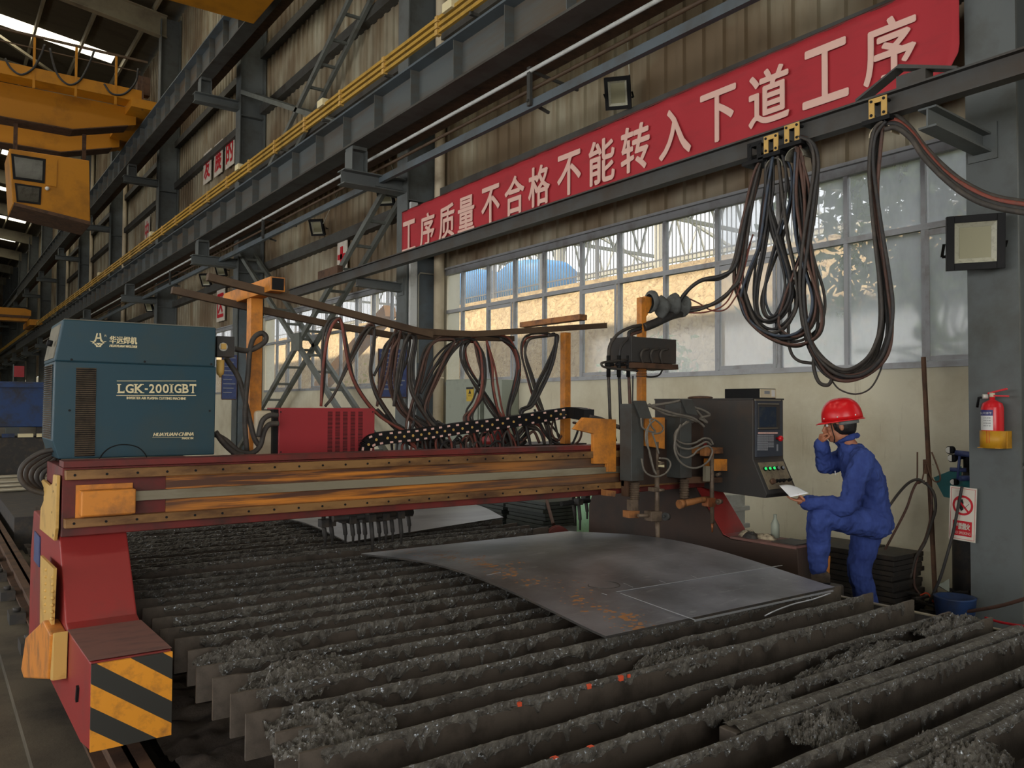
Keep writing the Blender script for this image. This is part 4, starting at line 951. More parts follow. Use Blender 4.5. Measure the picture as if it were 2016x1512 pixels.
# orange posts with their arms
def post(px, pyt, pyb, Y, w, nm='cable_post'):
    p = gY(px, pyt, Y); return MB().box(p.x-w/2, p.x+w/2, Y-w/2, Y+w/2, 1.31, p.z).build(nm, M['orange'], g, bevel=.004), p
pa, q = post(502, 588, 890, 5.1, .078); ARM_A = q.z
MB().box(q.x-.045, q.x+.045, 4.69, 5.62, q.z, q.z+.085).build('top_arm', M['orange'], pa, bevel=.003)
MB().box(q.x-.035, q.x+.035, 4.685, 4.689, q.z+.008, q.z+.077).build('dark_end_panel', M['black'], pa)  # black panel drawn for the shade inside the open tube
pb, q2 = post(1113.5, 655, 880, 5.1, .062)
MB().box(q2.x-.04, q2.x+.04, 4.88, 5.68, q2.z+.085, q2.z+.13).build('top_arm', M['orange_worn'], pb, bevel=.003)
pc, q3 = post(1263, 586, 800, 4.55, .055)
MB().prism([gY(*p, 4.52) for p in ((1271, 583), (1283, 586), (1283, 600), (1275, 620), (1271, 625))], (0, .03, 0)).build('gusset', M['orange'], pc)
b = MB(); zz = q3.z-.62
for k in range(5): b.box(q3.x-.031, q3.x+.031, 4.519, 4.581, zz+.012*k, zz+.012*k+.006)
b.build('wire_binding', M['rust_brown'], pc)
# valve box on the cable post
vb = gY(1243, 662, 4.46); vb2 = gY(1311, 657, 4.46); zb = gY(1243, 720, 4.46).z
bb = MB().box(vb.x, gY(1335, 660, 4.46).x-.02, 4.46, 4.70, zb+.03, vb.z).build('valve_box', M['console'], g, bevel=.004)
MB().box(vb.x, gY(1335, 660, 4.46).x-.02, 4.44, 4.72, zb-.015, zb+.025).build('box_tray', M['rust_brown'], bb)
b = MB()
for k in range(3):
    a0 = gY(1262+18*k, 664, 4.45); b.tube(spline([gY(1277+19*k, 687, 4.455), gY(1266+19*k, 690, 4.44), gY(1262+19*k, 700, 4.44), gY(1266+19*k, 715, 4.45)], 6), .010, 8)
b.build('box_hoses', M['hose'], bb)
for k, px in enumerate((1198, 1218.5, 1237)):
    v = MB().tube([gY(px, 700, 4.5), gY(px, 742, 4.5)], .016, 10).build('gas_valve', M['black'], g)
    MB().tube([gY(px-6, 718, 4.5), gY(px+10, 718, 4.49)], .012, 8).build('valve_lever', M['black'], v)
MB().tube(spline([gY(1236, 708, 4.5), gY(1192, 713, 4.48), gY(1184, 717, 4.46), gY(1196, 724, 4.46), gY(1255, 730, 4.46)], 6), .009, 8).build('manifold_loop', M['hose'], g)
# the two square tubes carrying the hoses
def sqtube(pts, lab):
    b = MB()
    for a, c in zip(pts[:-1], pts[1:]): b.bar(a, c, .044, .044)
    return tag(b.build('hose_support_tube', M['tube_brown'], bevel=.002), lab, 'support tube')
sqtube([gY(408, 545, 4.80), gY(850, 659, 4.86)], 'brown square tube laid over the front end of the left orange post, sloping right')
sqtube([gY(338, 571, 5.35), gY(489, 605, 5.35), gY(650, 639, 5.35), gY(775, 661, 5.35), gY(1010, 667, 5.35)], 'brown square tube passing behind the left orange post')
sqtube([gY(806, 652, 4.98), gY(930, 658, 5.0), gY(1192, 641, 5.0)], 'right-hand brown tube resting on the right orange post')
# drag chain with pale pins
cp = spline([gY(716, 893, 4.95), gY(721, 874, 4.95), gY(742, 864, 4.95), gY(820, 856, 4.95), gY(900, 844, 4.95), gY(1000, 831, 4.95), (4.03, 4.9, 1.56), gY(1140, 814, 4.6), gY(1160, 818, 4.4)], 10)
ch = thing('cable_drag_chain', 'black cable drag chain dotted with pale pins running along the gantry beam', 'drag chain', cp[40])
b = MB()
for i in range(0, len(cp)-1):
    b.bar(cp[i], cp[i+1], .075, .085)
b.build('chain_links', M['black'], ch)
acc = 0; k = 0
for i in range(len(cp)-1):
    a, c = V(cp[i]), V(cp[i+1]); acc += (c-a).length
    if acc > .030:
        acc = 0; d = (c-a).normalized(); n_ = V((0, -1, 0)); n_ = (n_-d*n_.dot(d)).normalized(); u = d.cross(n_); u = u if u.z > 0 else -u; p = (a+c)/2+n_*.039
        if k % 2: MB().cyl(p-n_*.002, p+n_*.003, .009, None, 10).build('round_pin', M['cream_yellow'], ch)
        else:
            for s in (1, -1): MB().obox(p+u*s*.030, d*.011, n_*.003, u*.0065).build('pale_tab', M['banner_text'], ch)
        k += 1
# ------------------------------------------------------------------ plasma power source on the gantry
YF = 4.58
wl = thing('plasma_welder', 'blue plasma cutting power source with cream lettering standing on the gantry beam', 'welding machine', (.9, 4.8, 1.34))
P = lambda px, py, Y=YF: gY(px, py, Y)
tl, tr, ml, mr, bl, br_ = P(122, 628), P(425, 645), P(108, 712), P(422, 722), P(104, 868), P(420, 885)
DY = .44
MB().prism([(bl.x+.025, YF, 1.335), (1.283, YF, 1.335), (1.286, YF, mr.z), (ml.x, YF, ml.z+.004), (bl.x-.003, YF, bl.z)], (0, DY, 0)).build('lower_case', M['teal'], wl, bevel=.006)
MB().prism([(ml.x-.004, YF-.004, ml.z+.002), (mr.x+.004, YF-.004, mr.z-.002), (tr.x+.002, YF-.004, tr.z), (tl.x+.004, YF-.004, tl.z)], (0, DY+.008, 0)).build('top_cover', M['teal'], wl, bevel=.008)
MB().prism([(tl.x+.012, YF, tl.z-.001), (tr.x-.006, YF, tr.z-.001), (tr.x-.006, YF, tr.z+.003), (tl.x+.012, YF, tl.z+.003)], (0, DY, 0)).build('dust_layer', M['dust'], wl)
# front side vent
v0, v1 = P(148, 724), P(186, 898); b = MB(); b.box(v0.x+.006, v1.x-.0, YF-.002, YF+.002, v1.z, v0.z-.002); b.build('vent_dark_strip', M['black'], wl)  # flat black strip painted for the dark behind the louvers
b = MB(); z = v1.z+.004; nlv = 42; h = (v0.z-v1.z)/nlv
for k in range(nlv): b.prism([(v0.x+.004-.012*(1-k/nlv)*0, YF-.002, z+h*k), (v0.x+.004, YF-.012, z+h*k+h*.18), (v0.x+.004, YF-.002, z+h*k+h*.72)], (v1.x-v0.x-.004, 0, 0))
b.build('vent_louvers', M['louver'], wl)
# left end: vent and control panel
xe_ = bl.x
b = MB(); z0, z1 = P(100, 865).z, P(105, 715).z
for k in range(34):
    zz = z0+(z1-z0)*k/34; b.prism([(xe_-.004, YF+.05, zz), (xe_-.014, YF+.05, zz+.002), (xe_-.004, YF+.05, zz+.008)], (0, .30, 0))
b.build('end_louvers', M['louver'], wl)
MB().prism([(ml.x-.006, YF+.03, ml.z+.02), (tl.x-.001, YF+.03, tl.z-.02), (tl.x+.003, YF+.03, tl.z-.02), (ml.x, YF+.03, ml.z+.02)], (0, .38, 0)).build('control_panel', M['dust'], wl)
MB().cyl((ml.x-.004, YF+.08, 1.91), (ml.x-.028, YF+.08, 1.915), .016).build('control_knob', M['black'], wl)
# cooling arc seam near the bottom
pts = spline([P(192, 908, YF-.003), P(205, 890, YF-.003), P(222, 879, YF-.003), P(245, 875, YF-.003), P(270, 880, YF-.003), P(285, 893, YF-.003), P(291, 908, YF-.003)], 6)
MB().tube(pts, .0028, 6).build('wheel_seam', M['black'], wl)
for (px, py) in ((141, 708), (285, 712), (416, 717), (137, 808), (413, 809), (133, 911)): MB().cyl(P(px, py, YF-.005), P(px, py, YF-.009), .006, None, 10).build('case_screw', M['black'], wl)
# lettering
def wtext(s, x0, y0, x1, y1, nm, bold=0, shear=0):
    a, c, d = P(x0, y1, YF-.0065), P(x1, y1, YF-.0065), P(x0, y0, YF-.0065); return addtext(nm, s, a, (1,0,0), (0,0,1), (c-a).length, (d-a).length, bold, shear)
b = MB(); wtext('华远焊机', 215, 661, 270, 676, b, .012); wtext('HUAYUAN WELDER', 215, 678, 270, 683, b, .008, .25)

def wt(ch_, x0, x1): wtext(ch_, x0, 756, x1, 774, b, .035)
for ch_, x0, x1 in (('L', 232, 245), ('G', 247, 263), ('K', 265, 282), ('2', 293, 304), ('0', 306, 318), ('0', 320, 332), ('G', 343, 357), ('B', 359, 371), ('T', 373, 386)): wt(ch_, x0, x1)
def bar_(x0, x1, y0, y1):
    a_, c_ = P(x0, y1, YF-.0065), P(x1, y0, YF-.0065); b.box(a_.x, c_.x, YF-.0085, YF-.0065, a_.z, c_.z)
bar_(285, 291, 764.5, 767.5); bar_(335.5, 339.5, 756, 774)
for (x0, x1, y) in ((333.5, 341.5, 756), (333.5, 341.5, 772.6), (230.5, 238.5, 756), (230.5, 237, 772.6), (263.5, 271.5, 756), (263.5, 271.5, 772.6), (276, 284, 772.6), (275.5, 283, 756), (357.5, 362, 756), (357.5, 362, 772.6), (376.5, 382.5, 772.6)): bar_(x0, x1, y, y+1.5)
bar_(373, 374.5, 756, 760.5); bar_(384.5, 386, 756, 760.5); bar_(243.6, 245, 769, 774)
wtext('INVERTER AIR PLASMA CUTTING MACHINE', 249, 781, 366, 786, b, .003)
wtext('HUAYUAN·CHINA', 301, 852, 381, 859, b, .006, .3); wtext('MADE IN', 358, 861, 380, 865, b, .01)
wtext('R', 206, 659, 210, 663, b)
for (x0, x1, y, th) in ((230, 386, 750, .003), (229, 386, 778.5, .003), (300, 381, 861, .0016)):
    a, c = P(x0, y, YF-.006), P(x1, y, YF-.006); b.bar(a, c, .002, th)
# emblem: tapered H over a spread arrow
def em(pts): b.prism([P(x, y, YF-.006) for x, y in pts], (0, -.001, 0))
em([(190, 656), (193, 656), (189, 672), (184, 676), (181, 676), (187, 668)]); em([(195.5, 656), (198.5, 656), (200, 668), (206, 676), (203, 676), (197.5, 671)]); em([(190, 664), (198, 664), (198, 667), (189, 667)])
em([(177, 671), (186, 672), (188, 674), (180, 673)]); em([(210, 672), (202, 672), (200, 674), (208, 673.5)]); em([(189, 675), (199, 675), (194, 680)]); em([(184, 676), (188, 676), (194, 682), (199, 676), (204, 676), (199, 681), (199, 683), (189, 683), (189, 681)])
b.build('lettering', M['cream_print'], wl)
# pressure regulator on its right end
rg = thing('air_filter_regulator', 'small black air regulator with brass gauge hanging at the right end of the blue machine', 'regulator', P(445, 690, 4.7))
P7 = lambda x, y: P(x, y, 4.68)
a, c = P7(427, 702), P7(462, 663); MB().box(a.x, c.x, 4.68, 4.76, a.z, c.z).build('bracket_plate', M['console'], rg, bevel=.003)
gc = P7(439, 683); MB().cyl((gc.x, 4.68, gc.z), (gc.x, 4.672, gc.z), .024, None, 20).build('gauge_ring', M['gauge'], rg)
MB().box(gc.x-.015, gc.x+.013, 4.660, 4.672, gc.z-.014, gc.z+.018).build('gauge_face', M['cream_yellow'], rg)
a = P7(436, 703); MB().lathe((a.x, 4.70, P7(436, 743).z), [(.005, 0), (.010, .012), (.020, .02), (.022, .04), (.022, .10)], 16).build('filter_bowl', M['cream_yellow'], rg)
# ------------------------------------------------------------------ red cabinet
YR = 4.95
rc = thing('red_power_cabinet', 'red louvred metal cabinet standing on the gantry behind the beam', 'power cabinet', gY(640, 895, YR))
a, c = gY(549, 803, YR), gY(738, 803, YR); MB().box(a.x, c.x, YR, YR+.22, 1.29, a.z).build('case', M['red_box'], rc, bevel=.004)
MB().box(a.x-.03, a.x, YR+.01, YR+.22, 1.29, a.z-.01).build('end_frame', M['black'], rc)
for col in range(5):
    b = MB(); x0 = gY(645+15*col, 850, YR).x
    for k in range(33):
        z = a.z-.028-k*.0082
        if z > 1.30: b.box(x0, x0+.032, YR-.0015, YR+.001, z, z+.0042)
    b.build('vent_column', M['black'], rc)
for (px, py) in ((553, 811), (734, 811), (553, 890), (734, 890)): MB().cyl(gY(px, py, YR), gY(px, py, YR-.004), .005, None, 8).build('case_screw', M['black'], rc)
o = MB().box(gY(506, 800, 5.0).x, gY(545, 800, 5.0).x, 5.0, 5.16, 1.28, 1.575).build('cardboard_wrap', M['pvc'], bevel=.02); tag(o, 'dusty beige padded bundle beside the left orange post, left of the red cabinet', 'bundle')
# ------------------------------------------------------------------ control console
XC, YC = 4.85, 3.76
cn = thing('control_console', 'dark grey control console with screen, keypad and buttons on the right carriage', 'control console', (5.03, 4.1, .95))
zt_, zm_, zb_ = gX(1480, 787, XC).z, gX(1484, 905, XC).z, 1.0
prof = [(YC, zt_), (YC, zm_), (YC-.12, .995), (YC-.10, .965), (YC+.35, .975), (YC+.90, 1.06), (YC+.98, 1.13), (YC+.98, zt_+.01)]
XR = XC+.355
MB().prism([(XC, y, z) for y, z in prof], (XR-XC, 0, 0)).build('cabinet', M['console'], cn, bevel=.006)
MB().box(XC-.004, XR+.004, YC-.004, YC+.98, zt_, zt_+.012).build('lid', M['console'], cn)
Q = lambda px, py: gY(px, py, YC-.004)
def rect(px0, py0, px1, py1, y0, y1, mat, nm, bev=0):
    a, c = gY(px0, py1, y1), gY(px1, py0, y1); return MB().box(a.x, c.x, y0, y1+.02, a.z, c.z).build(nm, mat, cn, bevel=bev)
rect(1487, 789, 1538, 900, YC-.012, YC-.004, M['console_face'], 'face_plate', .002)
rect(1492, 797, 1534, 846, YC-.020, YC-.012, M['console'], 'screen_bezel', .002)
rect(1495, 801, 1528, 841, YC-.022, YC-.020, M['screen'], 'screen')
b = MB()
for (px0, py0, px1, py1) in ((1493, 842, 1531, 844), (1494, 794.5, 1533, 796), (1487, 787, 1537, 788.5)): 
    a, c = gY(px0, py1, YC-.02), gY(px1, py0, YC-.02); b.box(a.x, c.x, YC-.023, YC-.012, a.z, c.z)
b.build('chrome_trim', M['bar_steel'], cn)
b = MB()
for k in range(10):
    a, c = gY(1493.5+3.8*k, 854, YC-.016), gY(1496.5+3.8*k, 851, YC-.016); b.box(a.x, c.x, YC-.018, YC-.010, a.z, c.z)
b.build('function_keys', M['banner_text'], cn)
b = MB()
for (x0, y0, nc, nr) in ((1492, 856, 4, 9), (1503.5, 856, 3, 9), (1512.5, 856, 4, 4), (1512.5, 871, 4, 3)):
    for r_ in range(nr):
        for c_ in range(nc):
            a, c = gY(x0+2.75*c_, y0+3.5*r_+2.7, YC-.016), gY(x0+2.75*c_+2.2, y0+3.5*r_, YC-.016); b.box(a.x, c.x, YC-.019, YC-.010, a.z, c.z)
b.build('keypad', M['key_grey'], cn)
e = gY(1529, 863, YC-.012); MB().lathe((e.x, YC-.012, e.z), [(.010, 0), (.010, .022), (.020, .026), (.022, .04), (.012, .05)], 18, (0, -1, 0)).build('emergency_stop', M['ext_red'], cn)
b = MB(); a = gY(1530, 880, YC-.014); b.box(a.x-.005, a.x+.005, YC-.020, YC-.010, a.z-.03, a.z+.02); b.build('slide_switch', M['key_grey'], cn)
# sloped lower panel
pa_, pb_ = V((0, YC, zm_)), V((0, YC-.12, .995)); sl = (pb_-pa_); sn = V((0, -sl.z, sl.y)).normalized(); sn = sn if sn.y < 0 else -sn
S = lambda u, v, h=0: V((XC+(XR-XC)*u, 0, 0)) + pa_ + sl*v + sn*h
MB().add([S(.10, .10, .004), S(.93, .10, .004), S(.93, .88, .004), S(.10, .88, .004), S(.10, .10, 0), S(.93, .10, 0), S(.93, .88, 0), S(.10, .88, 0)], [(0,1,2,3),(0,4,5,1),(1,5,6,2),(2,6,7,3),(3,7,4,0)]).build('switch_panel', M['panel_steel'], cn)
for k, u in enumerate((.22, .36, .50, .64, .80)):
    MB().cyl(S(u, .30, .004), S(u, .30, .014), .0155, None, 16).build('button_ring', M['black'], cn)
    MB().cyl(S(u, .30, .012), S(u, .30, .020), .0105, None, 14).build('push_button', M['lamp_green'] if k in (0, 1, 2) else M['key_grey'], cn)
MB().cyl(S(.27, .68, .004), S(.27, .68, .03), .02, None, 14).build('red_button', M['rust_brown'], cn)
for u in (.42, .53, .65, .83):
    w_ = MB().cyl(S(u, .67, .004), S(u, .67, .022), .012, None, 12).build('selector_switch', M['black'], cn)
    MB().bar(S(u-.03, .67, .026), S(u+.05, .67, .026), .007, .012).build('selector_lever', M['black'], w_)
# small box on top of it
bx_ = thing('small_control_box', 'small black box with a pale labelled front lying on top of the console', 'control box', (5.05, 3.9, zt_+.012))
a0 = gY(1449, 775, YC+.02).x; MB().box(XC+.10, XR-.06, YC+.02, YC+.34, zt_+.012, zt_+.085).build('case', M['black'], bx_, bevel=.004)
MB().box(XC+.105, XR-.065, YC+.014, YC+.02, zt_+.018, zt_+.080).build('front_label', M['pvc'], bx_); MB().box(XC+.15, XC+.21, YC+.011, YC+.014, zt_+.045, zt_+.066).build('display', M['key_grey'], bx_)
MB().box(XC+.235, XC+.27, YC+.011, YC+.014, zt_+.025, zt_+.075).build('port_strip', M['label_white'], bx_)
o = MB().sphere((XC+.12, YC+.60, zt_+.020), .10, 12, (.7, 1.2, .16)).build('work_gloves', M['rust_brown']); tag(o, 'crumpled brown rag lying on top of the console', 'rag')
# soiled gloves and papers on the right carriage
def lump(nm, lab, c, rx, ry, h, mat, seed, cat, n=26):
    u = np.linspace(0, 1, n); A, B_ = np.meshgrid(u*2*np.pi, u, indexing='ij'); rr = 1+.5*(fbm(np.cos(A)*2+seed, np.sin(A)*2+5, 3, seed)-.5)
    X = c[0]+rx*rr*B_*np.cos(A); Y = c[1]+ry*rr*B_*np.sin(A); Z = c[2]+h*(1-B_**3)*(.5+fbm(np.cos(A)*B_*4+seed, np.sin(A)*B_*4, 3, seed+3))
    return tag(MB().grid(np.stack([X, Y, Z], -1)).build(nm, mat, fixn=False), lab, cat)
lump('work_glove', 'pale soiled work glove lying on the right carriage, front one', (4.93, 3.72, .664), .05, .10, .035, M['glove'], 3, 'glove')
lump('work_glove', 'dark soiled work glove lying behind the pale one on the carriage', (4.92, 3.86, .664), .06, .09, .045, M['glove'], 8, 'glove')
lump('work_glove', 'crumpled glove at the left end of the glove pile on the carriage', (4.87, 3.80, .664), .04, .07, .04, M['scrap'], 12, 'glove')
o = MB().box(4.84, 5.06, 3.40, 3.60, .664, .672).build('notebook', M['scrap'], bevel=.002); tag(o, 'dark flat notebook lying on the front end of the right carriage', 'notebook')
o = MB().tube([(4.98, 3.93, .80), (4.985, 3.93, .672)], .022, 12).build('glass_bottle', M['dark_glass']); 
MBb = MB().lathe((5.02, 3.70, .664), [(.03, 0), (.03, .10), (.012, .14), (.012, .17)], 14)
bpy.data.objects.remove(o); tag(MBb.build('glass_bottle', M['cab_green']), 'small dull glass bottle standing behind the gloves on the carriage', 'bottle')
# ------------------------------------------------------------------ hoses
HM = ['hose', 'hose_dark', 'hose_brown', 'hose', 'hose_dark', 'hose_red']
rh = random.Random(5)
def hose(pts, r, mat, lab, grp, name='rubber_hose', seg=8, n=7):
    return tag(MB().tube(spline(pts, n), r, seg).build(name, M[mat], fixn=False), lab, 'hose', grp)
def strands(px, Y, k, r, lab, grp, spread=5, mats=HM, plane='Y', dep=.05, name='rubber_hose', fix=True):
    for s in range(k):
        q = []; jx, jy, ph = rh.uniform(-1, 1)*spread, rh.uniform(-1, 1)*spread*.6, rh.uniform(0, 6)
        for i, (x, y) in enumerate(px):
            e = 0 if (fix and i in (0, len(px)-1)) else 1
            xx = x+e*(jx+spread*.5*math.sin(ph+i*1.1)); yy = y+e*(jy+spread*.4*math.cos(ph+i*.9)); dd = Y+(s-(k-1)/2)*dep
            q.append(gY(xx, yy, dd) if plane == 'Y' else gX(xx, yy, dd))
        hose(q, r*rh.uniform(.85, 1.12), mats[rh.randrange(len(mats))], lab, grp, name)
LG = 'dusty rubber hose draped over the brown support tubes above the gantry beam'; GG = 'hoses over the brown support tubes'
TP = [[(632, 800), (634, 740), (638, 680), (648, 642), (664, 628), (674, 640), (682, 690), (692, 740), (716, 785), (750, 820), (800, 850)],
 [(640, 800), (660, 775), (690, 710), (712, 668), (730, 646), (742, 648), (738, 690), (732, 735), (745, 780), (778, 830), (800, 862)],
 [(742, 800), (756, 730), (763, 690), (778, 668), (786, 652), (778, 700), (772, 755), (788, 805), (825, 840)],
 [(736, 740), (752, 700), (770, 664), (790, 655), (800, 668), (792, 710), (778, 760), (800, 810), (846, 842)],
 [(775, 800), (786, 740), (796, 690), (806, 660), (814, 668), (806, 720), (812, 770), (842, 820), (862, 845)],
 [(808, 812), (824, 745), (838, 694), (858, 672), (884, 668), (900, 672), (880, 700), (856, 745), (836, 800), (852, 840)],
 [(828, 775), (852, 722), (878, 690), (900, 674), (926, 668), (942, 690), (947, 740), (936, 790), (922, 818)],
 [(928, 668), (914, 682), (912, 704), (920, 730), (942, 765), (966, 802), (986, 832)],
 [(934, 672), (944, 700), (951, 745), (947, 780), (932, 806), (918, 824)],
 [(958, 670), (967, 718), (972, 760), (980, 800), (988, 820)],
 [(984, 666), (1008, 684), (1021, 718), (1016, 758), (1006, 790), (1000, 814)],
 [(1092, 660), (1062, 660), (1036, 668), (1031, 698), (1042, 740), (1052, 780), (1064, 812)],
 [(1080, 660), (1094, 662), (1092, 688), (1080, 722), (1060, 762), (1042, 798), (1024, 812)],
 [(900, 672), (940, 664), (980, 664), (1006, 672), (1020, 700), (1024, 740)],
 [(1052, 806), (1076, 850), (1095, 868), (1108, 874)], [(1064, 808), (1085, 840), (1100, 862), (1110, 866)],
 [(1128, 832), (1140, 838), (1146, 850), (1138, 868), (1122, 882)], [(1090, 820), (1090, 845), (1098, 862), (1106, 858)]]
for i, p in enumerate(TP[:13]):                     # both ends run on down behind the drag chain
    (x0, y0), (x1, y1) = p[0], p[-1]
    if 780 < x0 and y0 > 780: TP[i] = p = [(x0-8, 872), (x0-3, y0+25)]+p
    if y1 > 780: TP[i] = p = p+[(x1+10, min(872, y1+28)), (x1+22, 884)]
for i, p in enumerate(TP): strands(p, 5.06+.05*(i % 4), 4 if i < 13 else 2, .0092, LG, GG, 6)
# arcs standing up behind the beam to each strip torch
LB = 'short arched gas hose rising behind the gantry beam to a strip torch'; GB = 'arched hoses behind the beam'
for k in range(24):
    x = 772+9.6*k+rh.uniform(-3, 3); h = rh.uniform(20, 46); w_ = rh.uniform(10, 30)
    p = [(x, 890), (x+1, 890-h*.6), (x+w_*.5, 888-h), (x+w_, 888-h*.55), (x+w_+4, 888)]
    strands(p, 5.02+.02*rh.uniform(-3, 3), 1, .009, LB, GB, 2)
for p in ([(742, 806), (790, 850), (850, 872), (900, 868), (970, 850)], [(760, 815), (800, 862), (860, 880), (930, 862)], [(860, 830), (900, 850), (960, 846), (1010, 838)], [(985, 838), (1005, 862), (1030, 872), (1012, 880)], [(1000, 880), (1030, 848), (1050, 836), (1068, 850), (1072, 874)], [(1010, 884), (1034, 862), (1052, 850), (1062, 872)], [(978, 884), (1010, 874), (1030, 858), (1040, 844), (1060, 846)]): strands(p, 5.12, 2, .012, LB, GB, 4)
# cables from the blue machine
L1 = 'thick grey cable looping from the blue machine past the left orange post'
for i, p in enumerate(([(444, 704), (470, 745), (485, 800), (500, 860), (512, 880)], [(462, 687), (490, 690), (518, 676), (524, 664), (515, 656), (500, 665), (492, 690), (488, 740), (484, 780), (482, 830), (486, 888)], [(424, 855), (446, 868), (470, 888), (495, 892), (512, 878), (520, 850), (530, 836), (548, 834)], [(424, 850), (440, 872), (462, 892), (480, 897)], [(508, 860), (516, 830), (530, 818), (547, 818)])):
    hose([gY(x, y, 4.88-.03*i) for x, y in p], .016, 'hose', ['thick grey cable falling in front of the left orange post', 'thick grey hose looped around the left orange post', 'grey hose sagging from the blue machine to the red cabinet', 'thin grey hose dropping behind the beam beside the blue machine', 'upper short grey hose entering the end of the red cabinet'][i], None)
for i in range(5):
    p = [(112, 884+3*i), (78+9*i, 892+5*i), (47+10*i, 914+4*i), (40+11*i, 940+2*i), (58+9*i, 962), (95, 974-3*i)]
    hose([gY(x, y, 4.70+.07*i) for x, y in p], .0125, 'hose', ['outermost grey cable curling out of the rear of the blue machine', 'second grey cable inward curling out of the blue machine', 'middle grey cable curling out of the blue machine', 'fourth grey cable inward curling out of the blue machine', 'innermost grey cable curling out of the blue machine'][i], 'cables at the end of the blue machine')
# post C: three hoses down to the carriage and the wrapped bundle
for k, (px, m_) in enumerate(((1198, 'hose'), (1219, 'hose_dark'), (1238, 'hose_brown'))):
    hose([gY(1262, 640+6*k, 4.52), gY(1240, 645+8*k, 4.5), gY(px+18, 658+6*k, 4.5), gY(px+3, 680+3*k, 4.5), gY(px, 702, 4.5)], .013, m_, ['left gas hose curving from the cable post down to its valve', 'middle gas hose curving from the cable post down to its valve', 'right gas hose curving from the cable post down to its valve'][k], None)
    hose([gY(px, 742, 4.5), gY(px+2, 790, 4.5), gY(px+4, 830+10*k, 4.48), gY(px+14, 868, 4.4)], .012, m_, ['left hose hanging straight from its valve to the torch carriage', 'middle hose hanging straight from its valve to the torch carriage', 'right reddish hose hanging straight from its valve to the torch carriage'][k], None)
hose([gY(1246, 740, 4.5), gY(1245, 800, 4.48), gY(1244, 830, 4.4)], .006, 'hose_dark', 'thin black hose hanging between the valve hoses and the orange cable post', None)
hose([gY(1306, 724, 4.6), gY(1298, 738, 4.6), gY(1284, 742, 4.6), gY(1268, 741, 4.6)], .007, 'hose_dark', 'short black hose sagging below the valve box', None)
hose([gY(1345, 615, 4.5), gY(1320, 622, 4.5), gY(1290, 636, 4.52), gY(1266, 645, 4.53)], .035, 'hose_dark', 'thick black hose bundle passing behind the orange cable post', None)
# canvas wrap on the post
n, mm = 40, 20; A_ = spline([gY(1277, 597, 4.5), gY(1300, 600, 4.5), (gY(1325, 603, 4.5)), gY(1347, 602, 4.5)], 14); Pw = np.zeros((len(A_), mm, 3))
for i, c in enumerate(A_):
    for j in range(mm):
        th = 2*math.pi*j/(mm-1); r = (.062+.018*math.sin(i*.5))*(1+.45*(fbm(np.array([i*.22]), np.array([math.cos(th)*1.5+3]), 3, 4)[0]-.5)); Pw[i, j] = (c[0], c[1]+r*math.cos(th), c[2]+r*math.sin(th)*1.15+.02*math.sin(i*.3))
tag(MB().grid(Pw).build('canvas_wrap', M['cloth_grey'], fixn=False), 'grey canvas wrapped around the hoses at the top of the cable post', 'canvas wrap')
# torch station cables
L2 = 'grey cable looping around the left torch holder'
for i, p in enumerate(([(1262, 823), (1264, 840), (1275, 848), (1290, 850), (1282, 838), (1280, 826), (1292, 828), (1306, 842), (1300, 852), (1286, 854)], [(1290, 826), (1278, 838), (1274, 860), (1280, 900), (1288, 930)], [(1284, 852), (1292, 876), (1297, 893)], [(1263, 903), (1268, 925), (1280, 936), (1296, 938), (1312, 930), (1320, 915), (1314, 904), (1298, 902)], [(1281, 832), (1272, 850), (1272, 870), (1279, 890), (1286, 920), (1292, 934)])):
    hose([gY(x, y, 3.955-.012*i) for x, y in p], .0062, 'hose_grey', L2, 'cables at the left torch')
for i, p in enumerate(([(1356, 830), (1338, 842), (1331, 860), (1334, 868), (1350, 874), (1368, 872), (1385, 863), (1398, 865), (1404, 875)], [(1352, 830), (1332, 848), (1328, 866), (1338, 880), (1356, 884), (1374, 878), (1390, 870), (1400, 876)], [(1340, 836), (1329, 860), (1333, 890), (1348, 901), (1364, 896), (1374, 886), (1392, 878), (1402, 884)], [(1330, 856), (1328, 885), (1338, 908), (1356, 920), (1376, 920), (1394, 908), (1402, 892), (1402, 884)])):
    hose([gY(x, y, 3.94-.014*i) for x, y in p], .0072, 'hose_grey', 'grey cable swinging in a wide loop to the right torch', 'cables at the right torch')
for i, p in enumerate(([(1275, 798), (1300, 806), (1330, 815), (1362, 822), (1380, 834), (1386, 840)], [(1278, 796), (1310, 815), (1345, 820), (1372, 830)], [(1285, 798), (1320, 793), (1345, 787)], [(1366, 802), (1385, 808), (1397, 817), (1380, 822)], [(1370, 806), (1383, 822), (1392, 832), (1378, 824)], [(1284, 802), (1320, 818), (1350, 824), (1364, 832)])):
    hose([gY(x, y, 3.99+.01*i) for x, y in p], .009, 'hose_grey', 'dusty cable running across between the two torch lifters', 'cables between the torch lifters')
hose([gY(1160, 820, 4.4), gY(1185, 826, 4.38), gY(1205, 836, 4.3), gY(1222, 842, 4.2)], .016, 'hose', 'thick cable leaving the drag chain towards the torch carriage', None)
